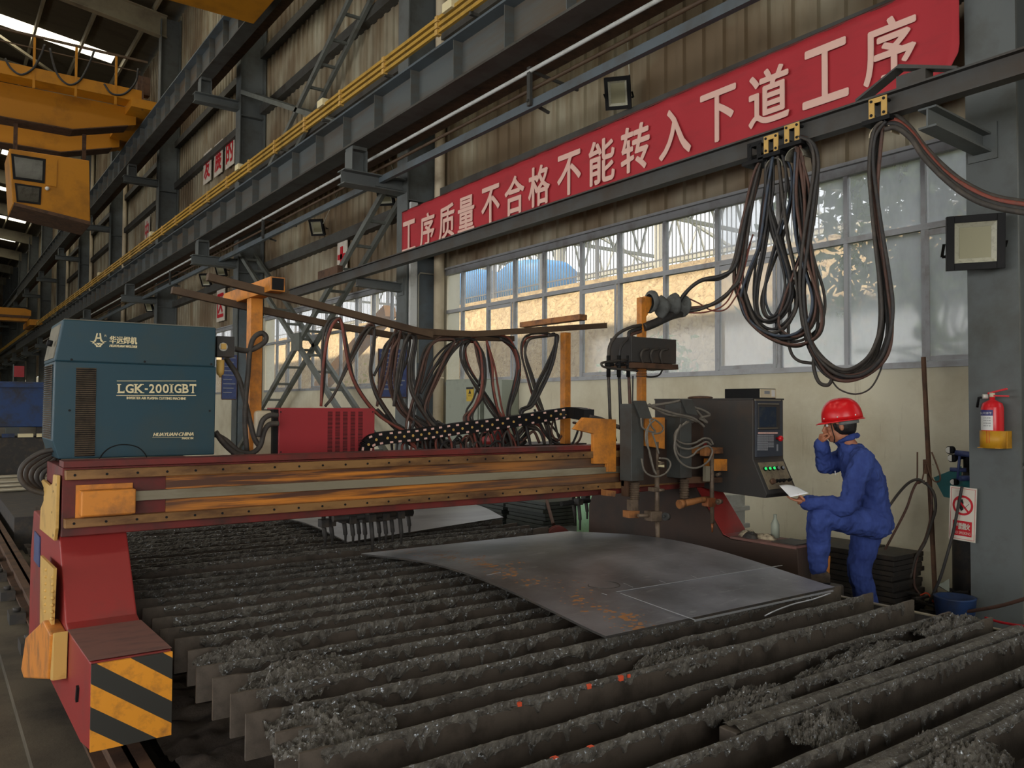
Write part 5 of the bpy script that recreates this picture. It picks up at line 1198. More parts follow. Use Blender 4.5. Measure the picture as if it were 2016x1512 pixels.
# ------------------------------------------------------------------ festoon track and hoses
TXX = 5.30
tb = thing('festoon_track', 'dark steel beam below the red banner carrying the hanging hose trolleys', 'track beam', (TXX, 7, 3.6))
MB().ibeam((TXX, .6, 3.69), (TXX, 14.3, 3.64), .16, .10, .012, .014).build('beam', M['beam_track'], tb)
for (y, nm) in ((2.72, 'right'), (11.53, 'left')):
    br2 = MB().ibeam((TXX+.02, y, 3.53), (6.10, y, 3.50), .14, .12, .012, .014).build('support_arm', M['steel_gray'], tb)
    MB().box(6.085, 6.10, y-.10, y+.10, 3.38, 3.64).build('fixing_plate', M['steel_gray'], br2)
cl = gX(1764, 128, TXX); MB().prism([(TXX, cl.y+.30, 3.78), (TXX, cl.y, cl.z-.02), (TXX, cl.y-.40, 3.78), (TXX, cl.y-.40, 3.80), (TXX, cl.y-.02, cl.z), (TXX, cl.y+.30, 3.80)], (.10, 0, 0)).box(TXX, TXX+.1, cl.y-.2, cl.y, 3.78, 3.86).build('splice_bracket', M['beam_track'], tb)
cl = gX(645, 524, TXX); MB().box(TXX-.05, TXX+.05, cl.y-.5, cl.y+.3, 3.72, 3.86).build('end_stop', M['rust_brown'], tb, bevel=.01)
YZ = lambda px, py, dx=0: gX(px, py, TXX+dx)
TR = [(1497, 297, 'dark hose trolley at the left end of the trolley group'), (1530, 283, 'dark hose trolley second from the left under the track'), (1571, 262, 'hose trolley with pale plate at the right of the trolley group'), (1740, 212, 'lone hose trolley with pale plate near the right column')]
for i, (px, py, lab) in enumerate(TR):
    c = YZ(px, py); t = thing('hose_trolley', lab, 'trolley', c, 'hose trolleys')
    pm = M['cream_yellow'] if i >= 1 else M['black']
    for s in (-1, 1):
        b = MB(); y, z, x = c.y, c.z, TXX+s*.075
        b.box(x-.004, x+.004, y-.065, y-.025, z-.08, z+.055); b.box(x-.004, x+.004, y+.025, y+.065, z-.08, z+.055); b.box(x-.004, x+.004, y-.025, y+.025, z+.02, z+.055)
        b.build('side_plate', pm, t)
    b = MB()
    for (dy, dz) in ((-.045, .035), (.045, .035), (-.045, -.06), (.045, -.06)): b.cyl((TXX-.085, c.y+dy, c.z+dz), (TXX+.085, c.y+dy, c.z+dz), .010, None, 10)
    b.build('wheel_axles', M['black'], t)
    MB().box(TXX-.09, TXX+.09, c.y-.09, c.y+.11, c.z-.115, c.z-.085).build('carrier_plate', M['black'], t)
    if i >= 1:
        sd = MB(); n = 14
        for k in range(n):
            a0, a1 = math.pi*k/n, math.pi*(k+1)/n; sd.quad((TXX-.05, c.y+.075*math.cos(a0), c.z-.20+.075*math.sin(a0)), (TXX-.05, c.y+.075*math.cos(a1), c.z-.20+.075*math.sin(a1)), (TXX+.05, c.y+.075*math.cos(a1), c.z-.20+.075*math.sin(a1)), (TXX+.05, c.y+.075*math.cos(a0), c.z-.20+.075*math.sin(a0)))
        o = sd.build('saddle', M['pvc'] if i == 3 else M['dust'], t); so = o.modifiers.new('thick', 'SOLIDIFY'); so.thickness = .008
FM = ['hose', 'hose_dark', 'hose_brown', 'hose', 'hose_dark', 'hose_blue', 'hose_dark']
LR, GR = 'rubber hose in the big right-hand loop hanging between the lone trolley and the group', 'right festoon loop'
R1 = [(1738, 238), (1724, 262), (1718, 330), (1722, 400), (1730, 500), (1736, 570), (1738, 630), (1728, 680), (1708, 714), (1672, 732), (1632, 716), (1600, 680), (1584, 630), (1580, 560), (1588, 480), (1600, 400), (1606, 330), (1598, 284), (1574, 270)]
R2 = [(1744, 238), (1722, 270), (1716, 330), (1730, 440), (1748, 540), (1758, 610), (1750, 670), (1726, 716), (1686, 740), (1640, 734), (1604, 696), (1588, 640), (1582, 560), (1590, 470), (1600, 380), (1608, 320), (1600, 282), (1572, 268)]
R3 = [(1740, 238), (1728, 290), (1724, 380), (1734, 470), (1744, 560), (1750, 640), (1738, 700), (1700, 738), (1655, 750), (1618, 726), (1590, 660), (1578, 590), (1576, 500), (1580, 400), (1572, 320), (1566, 284)]
for p, k in ((R1, 4), (R2, 4), (R3, 3)): strands(p, TXX, k, .0135, LR, GR, 5, FM, 'X', .045)
LM, GM = 'tangled rubber hose in the bundle of loops hanging from the trolley group', 'middle festoon loops'
M1 = [(1572, 290), (1576, 400), (1598, 510), (1616, 575), (1621, 620), (1611, 655), (1580, 676), (1546, 674), (1510, 657), (1480, 627), (1464, 590), (1450, 555), (1452, 510), (1472, 430), (1490, 350), (1500, 308)]
M2 = [(1522, 305), (1512, 390), (1496, 480), (1474, 545), (1464, 600), (1486, 640), (1526, 664), (1566, 660), (1592, 632), (1602, 590), (1592, 540), (1576, 480), (1568, 400), (1566, 300)]
M3 = [(1538, 298), (1554, 340), (1556, 400), (1538, 470), (1516, 540), (1506, 590), (1516, 622), (1540, 616), (1556, 580), (1552, 540), (1536, 490), (1520, 430), (1514, 350), (1522, 305)]
M4 = [(1500, 308), (1482, 380), (1462, 460), (1456, 540), (1468, 600), (1492, 640), (1520, 655), (1548, 640), (1566, 600), (1560, 540), (1546, 470), (1540, 400), (1534, 320), (1530, 300)]
M5 = [(1508, 306), (1512, 380), (1530, 460), (1548, 530), (1552, 580), (1536, 622), (1510, 634), (1490, 612), (1486, 560), (1498, 480), (1512, 390), (1518, 306)]
M6 = [(1572, 290), (1590, 380), (1586, 470), (1566, 540), (1548, 590), (1534, 640), (1560, 662), (1592, 640), (1606, 590), (1602, 520), (1590, 430), (1582, 330), (1574, 280)]
for p, k in ((M1, 4), (M2, 4), (M3, 3), (M4, 3), (M5, 3), (M6, 3)): strands(p, TXX, k, .0115, LM, GM, 8, FM, 'X', .04)
LL, GL = 'hose of the bunch reaching from the hanging loops across to the orange cable post', 'hoses towards the cable post'
# from the trolley group (X 5.3) over to the cable post (Y 4.5, X 4.6): interpolate in space
def reach(px0, k, r, mats, spread=3):
    n = len(px0)
    pe = gY(px0[-1][0], px0[-1][1], 4.5); ps = gX(px0[0][0], px0[0][1], TXX); ds, de = (ps-CAM).dot(FW), (pe-CAM).dot(FW)
    for s in range(k):
        ph = rh.uniform(0, 6); q = []
        for i, (x, y) in enumerate(px0): q.append(gD(x+spread*math.sin(ph+i), y+spread*math.cos(ph+i*1.3), ds+(de-ds)*i/(n-1)+.02*s))
        hose(q, r, mats[rh.randrange(len(mats))], LL, GL)
reach([(1492, 330), (1466, 430), (1446, 520), (1420, 545), (1380, 553), (1352, 574), (1336, 600)], 3, .015, ['hose', 'hose_dark'])
reach([(1490, 340), (1474, 440), (1456, 540), (1438, 572), (1412, 594), (1378, 607), (1340, 610)], 3, .014, ['hose', 'hose_brown'])
reach([(1480, 480), (1460, 560), (1445, 588), (1425, 610), (1398, 614), (1372, 597), (1345, 580)], 1, .006, ['hose_red'])
reach([(1480, 460), (1450, 550), (1428, 600), (1390, 614), (1340, 612)], 1, .006, ['hose_red'])
for s in range(4):
    p = [(1742, 238), (1765, 236), (1792, 258), (1820, 296), (1860, 338), (1905, 370), (1960, 392), (2050, 408)]
    q = [gX(x+rh.uniform(-2, 2), y+7*s-6+rh.uniform(-2, 2), TXX-.02*s) for x, y in p]
    hose(q, .017, ['hose', 'hose_red', 'hose_dark', 'hose'][s], ['uppermost hose sweeping right from the lone trolley past the column', 'reddish hose sweeping right from the lone trolley past the column', 'dark hose sweeping right from the lone trolley past the column', 'lowest grey hose sweeping right from the lone trolley past the column'][s], None)
for i, p in enumerate(([(1604, 690), (1602, 722), (1612, 752), (1630, 758), (1638, 742), (1628, 726)], [(1634, 744), (1652, 766), (1684, 776), (1714, 764), (1734, 728), (1738, 700)], [(1556, 600), (1552, 650), (1556, 690), (1572, 710), (1606, 716)])):
    hose([gX(x, y, TXX+.02*i) for x, y in p], (.014, .006, .012)[i], 'hose', ['small hose loop dangling lowest under the right festoon', 'thin wire loop hanging lowest above the red helmet', 'hose end curling under the tangled festoon loops'][i], None)
# ------------------------------------------------------------------ overhead cranes
YA = 26.5
def girder(name, y0, y1, x0, parent):
    pr = [(x0, y0, 10.60), (4.95, y0, 10.60), (4.95, y0, 10.12), (4.70, y0, 10.04), (3.25, y0, 9.62), (x0, y0, 9.62)]
    o = MB().prism(pr, (0, y1-y0, 0)).build(name, M['crane_yellow'], parent)
    b = MB(); b.bar((x0, (y0+y1)/2, 9.61), (3.25, (y0+y1)/2, 9.61), y1-y0+.16, .03); b.bar((3.25, (y0+y1)/2, 9.61), (4.72, (y0+y1)/2, 10.03), y1-y0+.16, .03)
    b.build('bottom_flange', M['rust_brown'], o)
cr = thing('overhead_crane', 'yellow overhead travelling crane with a handrail, carrying the operator cab', 'crane', (0, 27.5, 9.6))
girder('front_girder', YA, YA+.55, -11, cr); girder('rear_girder', YA+2.6, YA+3.15, -11, cr)
MB().box(-11, 5.0, YA-.75, YA, 10.62, 10.66).box(-11, 5.0, YA-.77, YA-.73, 10.58, 10.92).build('walkway', M['crane_yellow'], cr)
MB().box(4.65, 5.35, YA-.9, YA+3.9, 10.36, 10.62).build('end_carriage', M['crane_yellow'], cr)
MB().box(4.9, 5.25, YA-.4, YA-.1, 10.95, 11.5).box(4.95, 5.0, YA-.8, YA-.75, 10.35, 11.3).build('drive_motor', M['rust_brown'], cr)
zt = gY(0, 58, YA-.75).z
for k in range(14):
    x = 4.25-1.03*k
    MB().box(x-.03, x+.03, YA-.79, YA-.74, 10.35, zt).build('rail_post', M['crane_yellow'], cr)
MB().box(-11, 5.1, YA-.80, YA-.74, zt, zt+.06).build('hand_rail', M['tube_brown'], cr)
MB().box(-11, 4.9, YA-.78, YA-.75, 11.45, 11.48).build('mid_rail', M['tube_brown'], cr)
for i, p in enumerate(([(10, 115), (22, 135), (42, 147), (65, 135), (80, 110), (88, 88)], [(98, 95), (108, 135), (122, 158), (140, 167), (160, 155), (178, 120), (186, 98)], [(205, 165), (218, 183), (236, 187), (252, 180), (268, 160), (272, 135)])):
    tag(MB().tube(spline([gY(x, y, YA-.85) for x, y in p], 6), .03, 8).build('crane_cable', M['hose_dark']), ['left drooping cable on the crane handrail', 'middle drooping cable on the crane handrail', 'right drooping cable at the end of the crane handrail'][i], 'cable', 'crane festoon cables')
cb = thing('crane_cab', 'yellow operator cab hanging under the overhead crane', 'crane cab', (2.7, 26.8, 6.8))
a, c = gY(20, 400, 26), gY(177, 320, 26)
pr = [(1.78, 26, 6.95), (3.70, 26, 6.62), (3.68, 26, 8.60), (1.66, 26, 8.66)]
MB().prism([gY(25, 402, 26), gY(178, 441, 26), gY(176, 316, 26), gY(18, 292, 26)], (0, 1.7, 0)).build('cab_body', M['crane_yellow'], cb, bevel=.02)
MB().prism([gY(27, 404, 25.98), gY(178, 443, 25.98), gY(178, 436, 25.98), gY(27, 398, 25.98)], (0, 1.75, 0)).build('floor_rim', M['rust_brown'], cb)
for pp, nm in ((((22, 302), (90, 313), (88, 361), (26, 352)), 'upper_window'), (((29, 360), (82, 368), (80, 403), (33, 397)), 'lower_window')):
    f = MB().prism([gY(x, y, 25.97) for x, y in pp], (0, .03, 0)).build(nm, M['black'], cb)
    cx_ = sum(p[0] for p in pp)/4; cy_ = sum(p[1] for p in pp)/4
    MB().prism([gY(cx_+(x-cx_)*.84, cy_+(y-cy_)*.80, 25.96) for x, y in pp], (0, .01, 0)).build('pane', M['dark_glass'], f)
MB().prism([gY(91, 313, 25.97), gY(113, 316, 25.97), gY(111, 368, 25.97), gY(90, 364, 25.97)], (0, .03, 0)).build('door_panel', M['crane_yellow'], cb)
e = gY(93, 371, 25.95); MB().sphere(e, .06, 10).build('cab_lamp', M['label_white'], cb)
b = MB()
for (px, py) in ((30, 290), (165, 315)):
    e = gY(px, py, 26.8); b.box(e.x-.05, e.x+.05, 26.75, 26.85, e.z-.3, 9.63)
b.build('hanger_posts', M['rust_brown'], cb)
nc = thing('overhead_crane', 'nearer yellow crane girder showing only the corner of its underside', 'crane', (0, 15.7, 9.45))
kc = gX(500, 48, 5.06)
MB().box(-11, 5.06, kc.y-1.5, kc.y, kc.z, kc.z+1.1).build('box_girder', M['crane_yellow'], nc, bevel=.02)
MB().box(4.86, 5.5, 13.0, 17.4, 10.36, 10.7).box(4.7, 5.05, 14.4, 15.8, kc.z+1.0, 10.7).build('end_carriage', M['crane_yellow'], nc)
fc = thing('overhead_crane', 'small bright yellow crane girder far down the hall above the blue machine', 'crane', (2, 56, 6.5))
MB().prism([(-8, 56, 7.35), (4.6, 56, 7.35), (4.9, 56, 7.25), (4.9, 56, 6.95), (4.7, 56, 6.60), (-8, 56, 6.60)], (0, .9, 0)).build('box_girder', M['crane_yellow'], fc)
MB().prism([(-8, 55.96, 6.93), (4.9, 55.96, 6.93), (4.8, 55.96, 6.78), (-8, 55.96, 6.78)], (0, .04, 0)).build('girder_lip', M['rust_brown'], fc)
MB().box(4.7, 5.35, 54.5, 58.5, 6.27, 6.6).build('end_carriage', M['crane_yellow'], fc)
b = MB(); addtext(b, '佳运通', (1.6, 55.95, 7.0), (1,0,0), (0,0,1), 1.5, .26, bold=.02); b.build('lettering', M['sign_black'], fc)
# ------------------------------------------------------------------ wall side, right
ex = thing('fire_extinguisher', 'red fire extinguisher with paper label in a mustard holder on the right column', 'fire extinguisher', (6.02, 2.645, 1.40))
c = (6.02, 2.645)
MB().lathe((c[0], c[1], 1.36), [(.066, 0), (.070, .01), (.070, .255), (.062, .285), (.03, .305), (.018, .31), (.018, .33)], 28).build('cylinder', M['ext_red'], ex)
def wrap(z0, z1, a0, a1, r, mat, nm):
    b = MB(); n = 12; A = np.array([[(c[0]+r*math.cos(a0+(a1-a0)*i/n), c[1]+r*math.sin(a0+(a1-a0)*i/n), z) for z in (z0, z1)] for i in range(n+1)]); b.grid(A); return b.build(nm, mat, ex, fixn=False)
aw = math.radians(180+ -5)
wrap(1.46, 1.585, aw-1.1, aw+.55, .0708, M['label_white'], 'paper_label'); wrap(1.560, 1.600, aw-1.1, aw+.55, .0713, M['label_blue'], 'blue_label')
def curved_text(s, z, h, a0, a1, mat, nm):
    vs, fs = textmesh(s); lo, hi = vs.min(0), vs.max(0); sz = np.maximum(hi-lo, 1e-6); b = MB()
    b.add([(c[0]+.0722*math.cos(a0+(a1-a0)*(v[0]-lo[0])/sz[0]), c[1]+.0722*math.sin(a0+(a1-a0)*(v[0]-lo[0])/sz[0]), z+(v[1]-lo[1])/sz[1]*h) for v in vs], fs); b.build(nm, mat, ex)
curved_text('干粉灭火器', 1.570, .016, aw+.45, aw-1.0, M['label_white'], 'label_title')
for k, s in enumerate(('使用方法', '提至现场', '拔出保险销', '压下手柄')): curved_text(s, 1.54-.018*k, .009, aw+.35, aw-.35, M['sign_black'], 'label_text')
MB().box(6.0-.03, 6.0+.02, 2.60, 2.66, 1.462, 1.463).build('label_strip', M['sign_black'], ex)
MB().cyl((6.02, 2.645, 1.688), (6.02, 2.645, 1.72), .018).build('valve', M['pvc'], ex)
MB().cyl((6.02, 2.675, 1.695), (6.00, 2.70, 1.695), .017, None, 14).build('gauge', M['gauge'], ex)
MB().bar((6.02, 2.67, 1.715), (6.00, 2.54, 1.745), .016, .012).bar((6.02, 2.66, 1.70), (6.0, 2.53, 1.695), .014, .010).build('handle', M['ext_red'], ex)
MB().tube([(6.02, 2.68, 1.69), (6.01, 2.73, 1.685), (6.03, 2.75, 1.62)], .009, 8).build('hose', M['black'], ex)
hd = thing('extinguisher_holder', 'mustard yellow bracket holding the fire extinguisher on the column', 'bracket', (6.03, 2.645, 1.33))
b = MB(); n = 20
A = np.array([[(6.035+.085*math.cos(math.pi*.5+math.pi*i/n)*1.0, 2.645+.085*math.sin(math.pi*.5+math.pi*i/n), z) for z in (1.335, 1.455)] for i in range(n+1)])
b.grid(A); o = b.build('band', M['holder_yellow'], hd, fixn=False); so = o.modifiers.new('thick', 'SOLIDIFY'); so.thickness = .005
MB().box(6.03, 6.10, 2.555, 2.562, 1.335, 1.455).box(6.03, 6.10, 2.728, 2.735, 1.335, 1.455).box(5.96, 6.1, 2.57, 2.72, 1.335, 1.34).build('side_plates', M['holder_yellow'], hd)
# no smoking sign hanging askew in front of the gas bottle
u_, v_ = V((0, -1, -.04)).normalized(), V((-.02, -.05, 1)).normalized(); s0 = gX(1868, 1060, 6.05); W_, H_ = .185, .385
sg = thing('no_smoking_sign', 'white board with a red no-smoking symbol hanging beside the gas bottle', 'sign', s0)
nrm = u_.cross(v_).normalized(); nrm = nrm if nrm.x < 0 else -nrm
SP = lambda x, y, h=0: s0+u_*(x*W_)+v_*(y*H_)+nrm*h
MB().obox(SP(.5, .5), u_*W_/2, v_*H_/2, nrm*.003).build('board', M['sign_white'], sg)
def ringm(cx, cy, r0, r1, n=36):
    b = MB(); A = np.array([[tuple(SP(cx+r*math.cos(2*math.pi*i/n)/W_, cy+r*math.sin(2*math.pi*i/n)/H_, .004)) for r in (r0, r1)] for i in range(n+1)]); b.grid(A, False); return b
b = ringm(.5, .66, .056, .072)
b.prism([SP(.5-.045/W_, .66+.040/H_, .0042), SP(.5-.036/W_, .66+.050/H_, .0042), SP(.5+.045/W_, .66-.040/H_, .0042), SP(.5+.036/W_, .66-.050/H_, .0042)], nrm*.0005)
b.build('prohibition_ring', M['sign_red'], sg)
b = MB(); b.prism([SP(.36, .62, .0035), SP(.36, .74, .0035), SP(.48, .78, .0035), (SP(.52, .72, .0035)), SP(.52, .58, .0035), SP(.44, .55, .0035)], nrm*.0004); b.bar(SP(.50, .58, .0037), SP(.74, .70, .0037), .010, .0008); b.build('cigarette_symbol', M['sign_black'], sg)
b = MB(); b.prism([SP(.14, .09, .0035), SP(.86, .09, .0035), SP(.86, .37, .0035), SP(.14, .37, .0035)], nrm*.0006); b.build('red_field', M['sign_red'], sg)
b = MB(); addtext(b, '严禁烟火', SP(.20, .21, .0048), u_, v_, W_*.60, .048, bold=.012); addtext(b, 'NO SMOKING', SP(.20, .12, .0048), u_, v_, W_*.62, .020); b.build('lettering', M['sign_white'], sg)
b = MB()
for (x0, y0, x1, y1) in ((.05, .03, .95, .03), (.95, .03, .95, .97), (.95, .97, .05, .97), (.05, .97, .05, .03)): b.bar(SP(x0, y0, .0036), SP(x1, y1, .0036), .0025, .0008, nrm)
b.build('red_border', M['sign_red'], sg)
# gas bottle with regulators behind the sign
gx, gy = 6.50, 3.04
gb = thing('gas_bottle', 'tall gas bottle with pressure gauges standing behind the no-smoking sign', 'gas bottle', (gx, gy, 0))
MB().lathe((gx, gy, 0), [(.10, 0), (.112, .02), (.112, .92), (.10, 1.0), (.06, 1.07), (.035, 1.10), (.03, 1.16)], 24).build('body', M['scrap'], gb)
MB().lathe((gx, gy, .72), [(.1125, 0), (.1125, .20), (.1005, .285), (.062, .352)], 24).build('teal_shoulder', M['gas_teal'], gb)
MB().cyl((gx, gy, 1.14), (gx, gy, 1.27), .03).cyl((gx-.02, gy+.02, 1.24), (gx-.16, gy+.03, 1.24), .02).build('valve', M['black'], gb)
for (px, py, r) in ((1868, 886, .030), (1872, 902, .030), (1876, 949, .026)):
    e = gX(px, py, 6.32); q_ = MB().cyl((e.x, e.y, e.z), (e.x+.035, e.y-.01, e.z), r, None, 20).build('gauge_case', M['black'], gb)
    MB().cyl((e.x-.002, e.y, e.z), (e.x, e.y, e.z), r*.78, None, 20).build('gauge_face', M['gauge'], q_)
b = MB(); e = gX(1890, 892, 6.34); b.cyl((6.34, e.y+.03, e.z), (6.34, e.y-.10, e.z-.01), .022); b.cyl((6.34, e.y, e.z), (6.34, e.y+.02, e.z-.20), .010); b.cyl((6.33, e.y-.0, e.z-.19), (6.46, e.y-.06, e.z-.19), .02); e2 = gX(1884, 925, 6.34); b.cyl((6.34, e2.y+.05, e2.z), (6.36, e2.y-.06, e2.z), .016)
b.build('regulator', M['sign_blue'], gb)
o = MB().prism([gX(1838, 940, 6.62), gX(1892, 918, 6.62), gX(1892, 985, 6.62), gX(1858, 978, 6.62)], (.01, 0, 0)).build('teal_board', M['gas_teal']); tag(o, 'tilted teal board leaning on the wall behind the gas bottle', 'board')
o = MB().prism([(5.56, 4.9, .0), (6.2, 4.9, .0), (6.2, 4.9, .80), (5.56, 4.9, .83)], (0, .3, 0)).box(5.54, 6.22, 4.86, 4.9, .66, .70).box(5.54, 6.22, 4.86, 4.9, .50, .54).build('pale_crate', M['white'], bevel=.004); tag(o, 'pale ribbed crate standing by the wall under the control console', 'crate')
# pole with hooks and hoses
pl0, pl1 = gX(1818, 703, 6.32), V((6.32, 3.20, 0)); pol = thing('hook_pole', 'tall brown steel pole with upturned hooks standing by the wall', 'pole', pl1)
MB().bar(pl0, pl1, .026, .026, (1, 0, 0)).build('shaft', M['rust_brown'], pol)
def hk(pts): MB().tube(spline([gX(x, y, 6.29) for x, y in pts], 6), .006, 6).build('hook', M['rust_brown'], pol)
hk([(1806, 890), (1806, 930), (1806, 950), (1814, 948), (1819, 930), (1822, 915)]); hk([(1834, 890), (1844, 915), (1851, 938), (1848, 948), (1838, 946), (1830, 932), (1826, 915)])
lt = gX(1824, 920, 6.31); MB().box(6.295, 6.335, lt.y-.02, lt.y+.02, lt.z-.05, lt.z+.06).build('hook_collar', M['rust_brown'], pol)
for i, (p, r, m_) in enumerate((([(1748, 1000), (1770, 970), (1790, 950), (1808, 944), (1822, 952)], .011, 'hose'), ([(1740, 1086), (1765, 1040), (1785, 1000), (1796, 968), (1806, 950), (1820, 948)], .010, 'hose_brown'), ([(1822, 950), (1838, 970), (1842, 1000), (1834, 1030), (1820, 1070), (1802, 1100), (1792, 1140)], .011, 'hose'), ([(1826, 950), (1834, 980), (1832, 1020), (1822, 1060), (1806, 1095), (1800, 1150), (1820, 1180)], .010, 'hose_brown'), ([(1894, 958), (1886, 1000), (1876, 1050), (1864, 1095), (1850, 1140), (1830, 1185)], .011, 'hose_dark'), ([(1790, 1130), (1796, 1165), (1815, 1185), (1840, 1195), (1870, 1196)], .010, 'hose_brown'))):
    hose([gX(x, y, 6.0 if i == 4 else 6.27+.01*i) for x, y in p], r, m_, ['hose arching from behind the worker to the hook pole', 'reddish hose arching down left from the hook pole', 'hose looped over the hook pole and falling to the floor', 'second brown hose falling from the hook pole', 'dark hose running down across the no-smoking sign', 'brown hose lying on the floor at the hook pole'][i], None)
o = MB().lathe((5.93, 2.87, .0), [(.11, 0), (.135, .27), (.140, .28), (.12, .28), (.105, .02)], 20).build('blue_tub', M['bluebin']); tag(o, 'blue plastic tub on the floor beside the right column', 'tub')
hose([gX(1885, 1207, 5.9), gX(1930, 1200, 5.85), gX(1980, 1190, 5.8), gX(2060, 1165, 5.7)], .012, 'hose_brown', 'brown hose trailing right across the foot of the column', None)
o = MB().tube(spline([gX(1940, 1216, 5.75), gX(1975, 1226, 5.7), gX(2060, 1240, 5.6)], 6), .009, 6).build('red_rope', M['sign_red']); tag(o, 'thin red rope on the floor past the foot of the column', 'rope')
# piles of dark scrap slabs by the wall
def pile(x0, x1, y0, y1, n, h, lab, grp, mat, seed):
    r = np.random.default_rng(seed); first = None
    for k in range(n):
        j = r.normal(size=4)*.012
        o = MB().box(x0+j[0], x1+j[1], y0+j[2], y1+j[3], k*h, (k+.88)*h).build('scrap_slab', M[mat], bevel=.003); tag(o, lab, 'scrap slab', grp)
pile(6.02, 6.45, 3.36, 3.66, 12, .040, 'dark slab in the right pile of scrap behind the worker', 'right scrap pile', 'scrap', 1)
pile(6.0, 6.45, 3.70, 4.25, 11, .044, 'dark slab in the left pile of scrap behind the worker', 'left scrap pile', 'scrap', 2)
pile(5.9, 6.5, 8.4, 9.1, 9, .045, 'dark green grey slab in the left pile by the far wall', 'left far pile', 'scrap_green', 3)
pile(5.9, 6.5, 7.55, 8.3, 11, .045, 'dark green grey slab in the right pile by the far wall', 'right far pile', 'scrap_green', 4)
pile(5.5, 6.2, 6.95, 7.45, 4, .055, 'flat grey slab in the low pile under the gantry end', 'low far pile', 'scrap_green', 5)
rr = np.random.default_rng(6)
for k in range(34):
    z = .012+.24*(k/34)**1.3; p = np.array([6.27+.11*rr.normal(), 3.13+.09*rr.normal(), z]); d = rr.normal(size=3)*np.array([.09, .09, .012]); p[0] = min(p[0], 6.5); p[1] = max(p[1], 3.02)
    tag(MB().bar(p-d, p+d, .022, .014).build('metal_offcut', M['scrap']), 'dark metal offcut in the heap at the foot of the hook pole', 'offcut', 'metal offcuts by the pole')
o = MB().box(6.16, 6.46, 2.98, 3.22, .30, .36).build('wooden_block', M['holder_yellow'], bevel=.004); bpy.data.objects.remove(o)
b = MB(); b.tube(spline([gX(1812, 1172, 6.05), gX(1826, 1168, 6.04), (gX(1838, 1186, 6.03))], 5), .006, 6); tag(b.build('red_ribbon', M['orange_chip']), 'bit of red ribbon among the offcuts by the hook pole', 'ribbon')
o = MB().prism([gX(1846, 1152, 6.1), gX(1868, 1140, 6.1), gX(1868, 1165, 6.1)], (.01, 0, 0)).build('tin_scrap', M['cab_green']); tag(o, 'pale triangular tin scrap among the dark offcuts', 'tin scrap')
# step block under the worker's raised foot
o = MB().box(5.12, 5.40, 3.14, 3.44, 0, .40).build('foot_block', M['scrap'], bevel=.01); FB = o; tag(o, "dark steel block under the worker's raised boot", 'steel block')
# power cabinets on the far wall
ca = thing('electric_cabinet', 'grey green electric cabinet with yellow warning label on the far wall', 'electric cabinet', (6.55, 10.2, 1.0))
MB().box(6.42, 6.74, 9.72, 10.66, .9, 2.02).build('case', M['cab_green'], ca, bevel=.006); MB().box(6.40, 6.42, 9.75, 10.63, .92, 2.0).build('door', M['cab_green'], ca, bevel=.003)
a, c_ = gX(918, 790, 6.39), gX(932, 762, 6.39); wn = MB().box(6.392, 6.399, c_.y, a.y, a.z, c_.z).build('warning_label', M['sign_yellow'], ca)
b = MB(); m0 = V((6.389, (a.y+c_.y)/2, a.z+.06)); b.prism([m0+V((0, .035, .05)), m0+V((0, -.035, .05)), m0+V((0, 0, .115))], (-.001, 0, 0)); b.box(6.388, 6.391, c_.y, a.y, c_.z-.03, c_.z); addtext(b, '有电危险', m0+V((0, .045, .01)), (0,-1,0), (0,0,1), .09, .025); b.build('warning_print', M['sign_black'], wn)
cb2 = MB().box(6.45, 6.74, 9.22, 9.66, .9, 1.99).build('electric_cabinet', M['cab_green'], bevel=.006); tag(cb2, 'narrower plain grey cabinet right of the one with the warning label', 'electric cabinet')
# mint board, red reel and white pipe under the gantry end
o = MB().prism([(5.6, 6.60, 0.02), (5.6, 6.14, .02), (5.6, 6.10, .78), (5.6, 6.62, .74)], (.02, 0, 0)).build('mint_board', M['mint']); tag(o, 'mint green speckled board standing under the right end of the gantry', 'board')
o = MB().lathe((5.55, 6.86, .20), [(.05, -.05), (.13, -.05), (.13, -.03), (.09, -.02), (.09, .02), (.13, .03), (.13, .05), (.05, .05)], 20, (-.5, -1, 0)).build('red_reel', M['red_dark']); tag(o, 'small dark red reel beside the mint green board', 'reel')
hose([(5.56, 6.95, .33), (5.7, 7.2, .45), (5.9, 7.5, .56), (6.3, 7.9, .62)], .02, 'hose_brown', 'red brown hose running from the reel to the scrap piles', None)
o = MB().tube([(6.45, 7.25, .82), (6.30, 6.95, .55), (6.25, 6.8, .02)], .05, 12).build('white_elbow_pipe', M['white']); tag(o, 'white elbow pipe behind the red reel', 'pipe')
o = MB().lathe((gY(975, 868, 5.55).x, 5.55, 1.33), [(.11, 0), (.115, .03), (.10, .09), (.06, .13), (.01, .14)], 20).build('red_cap', M['red']);  # unidentified red thing shaped like a hard hat; no lamp
tag(o, 'rounded red cap behind the drag chain', 'cap'); o.location.z = 1.30
MB().box(gY(900, 880, 5.5).x, 4.6, 5.3, 5.75, 1.20, 1.30).build('rear_shelf', M['scrap'], g)
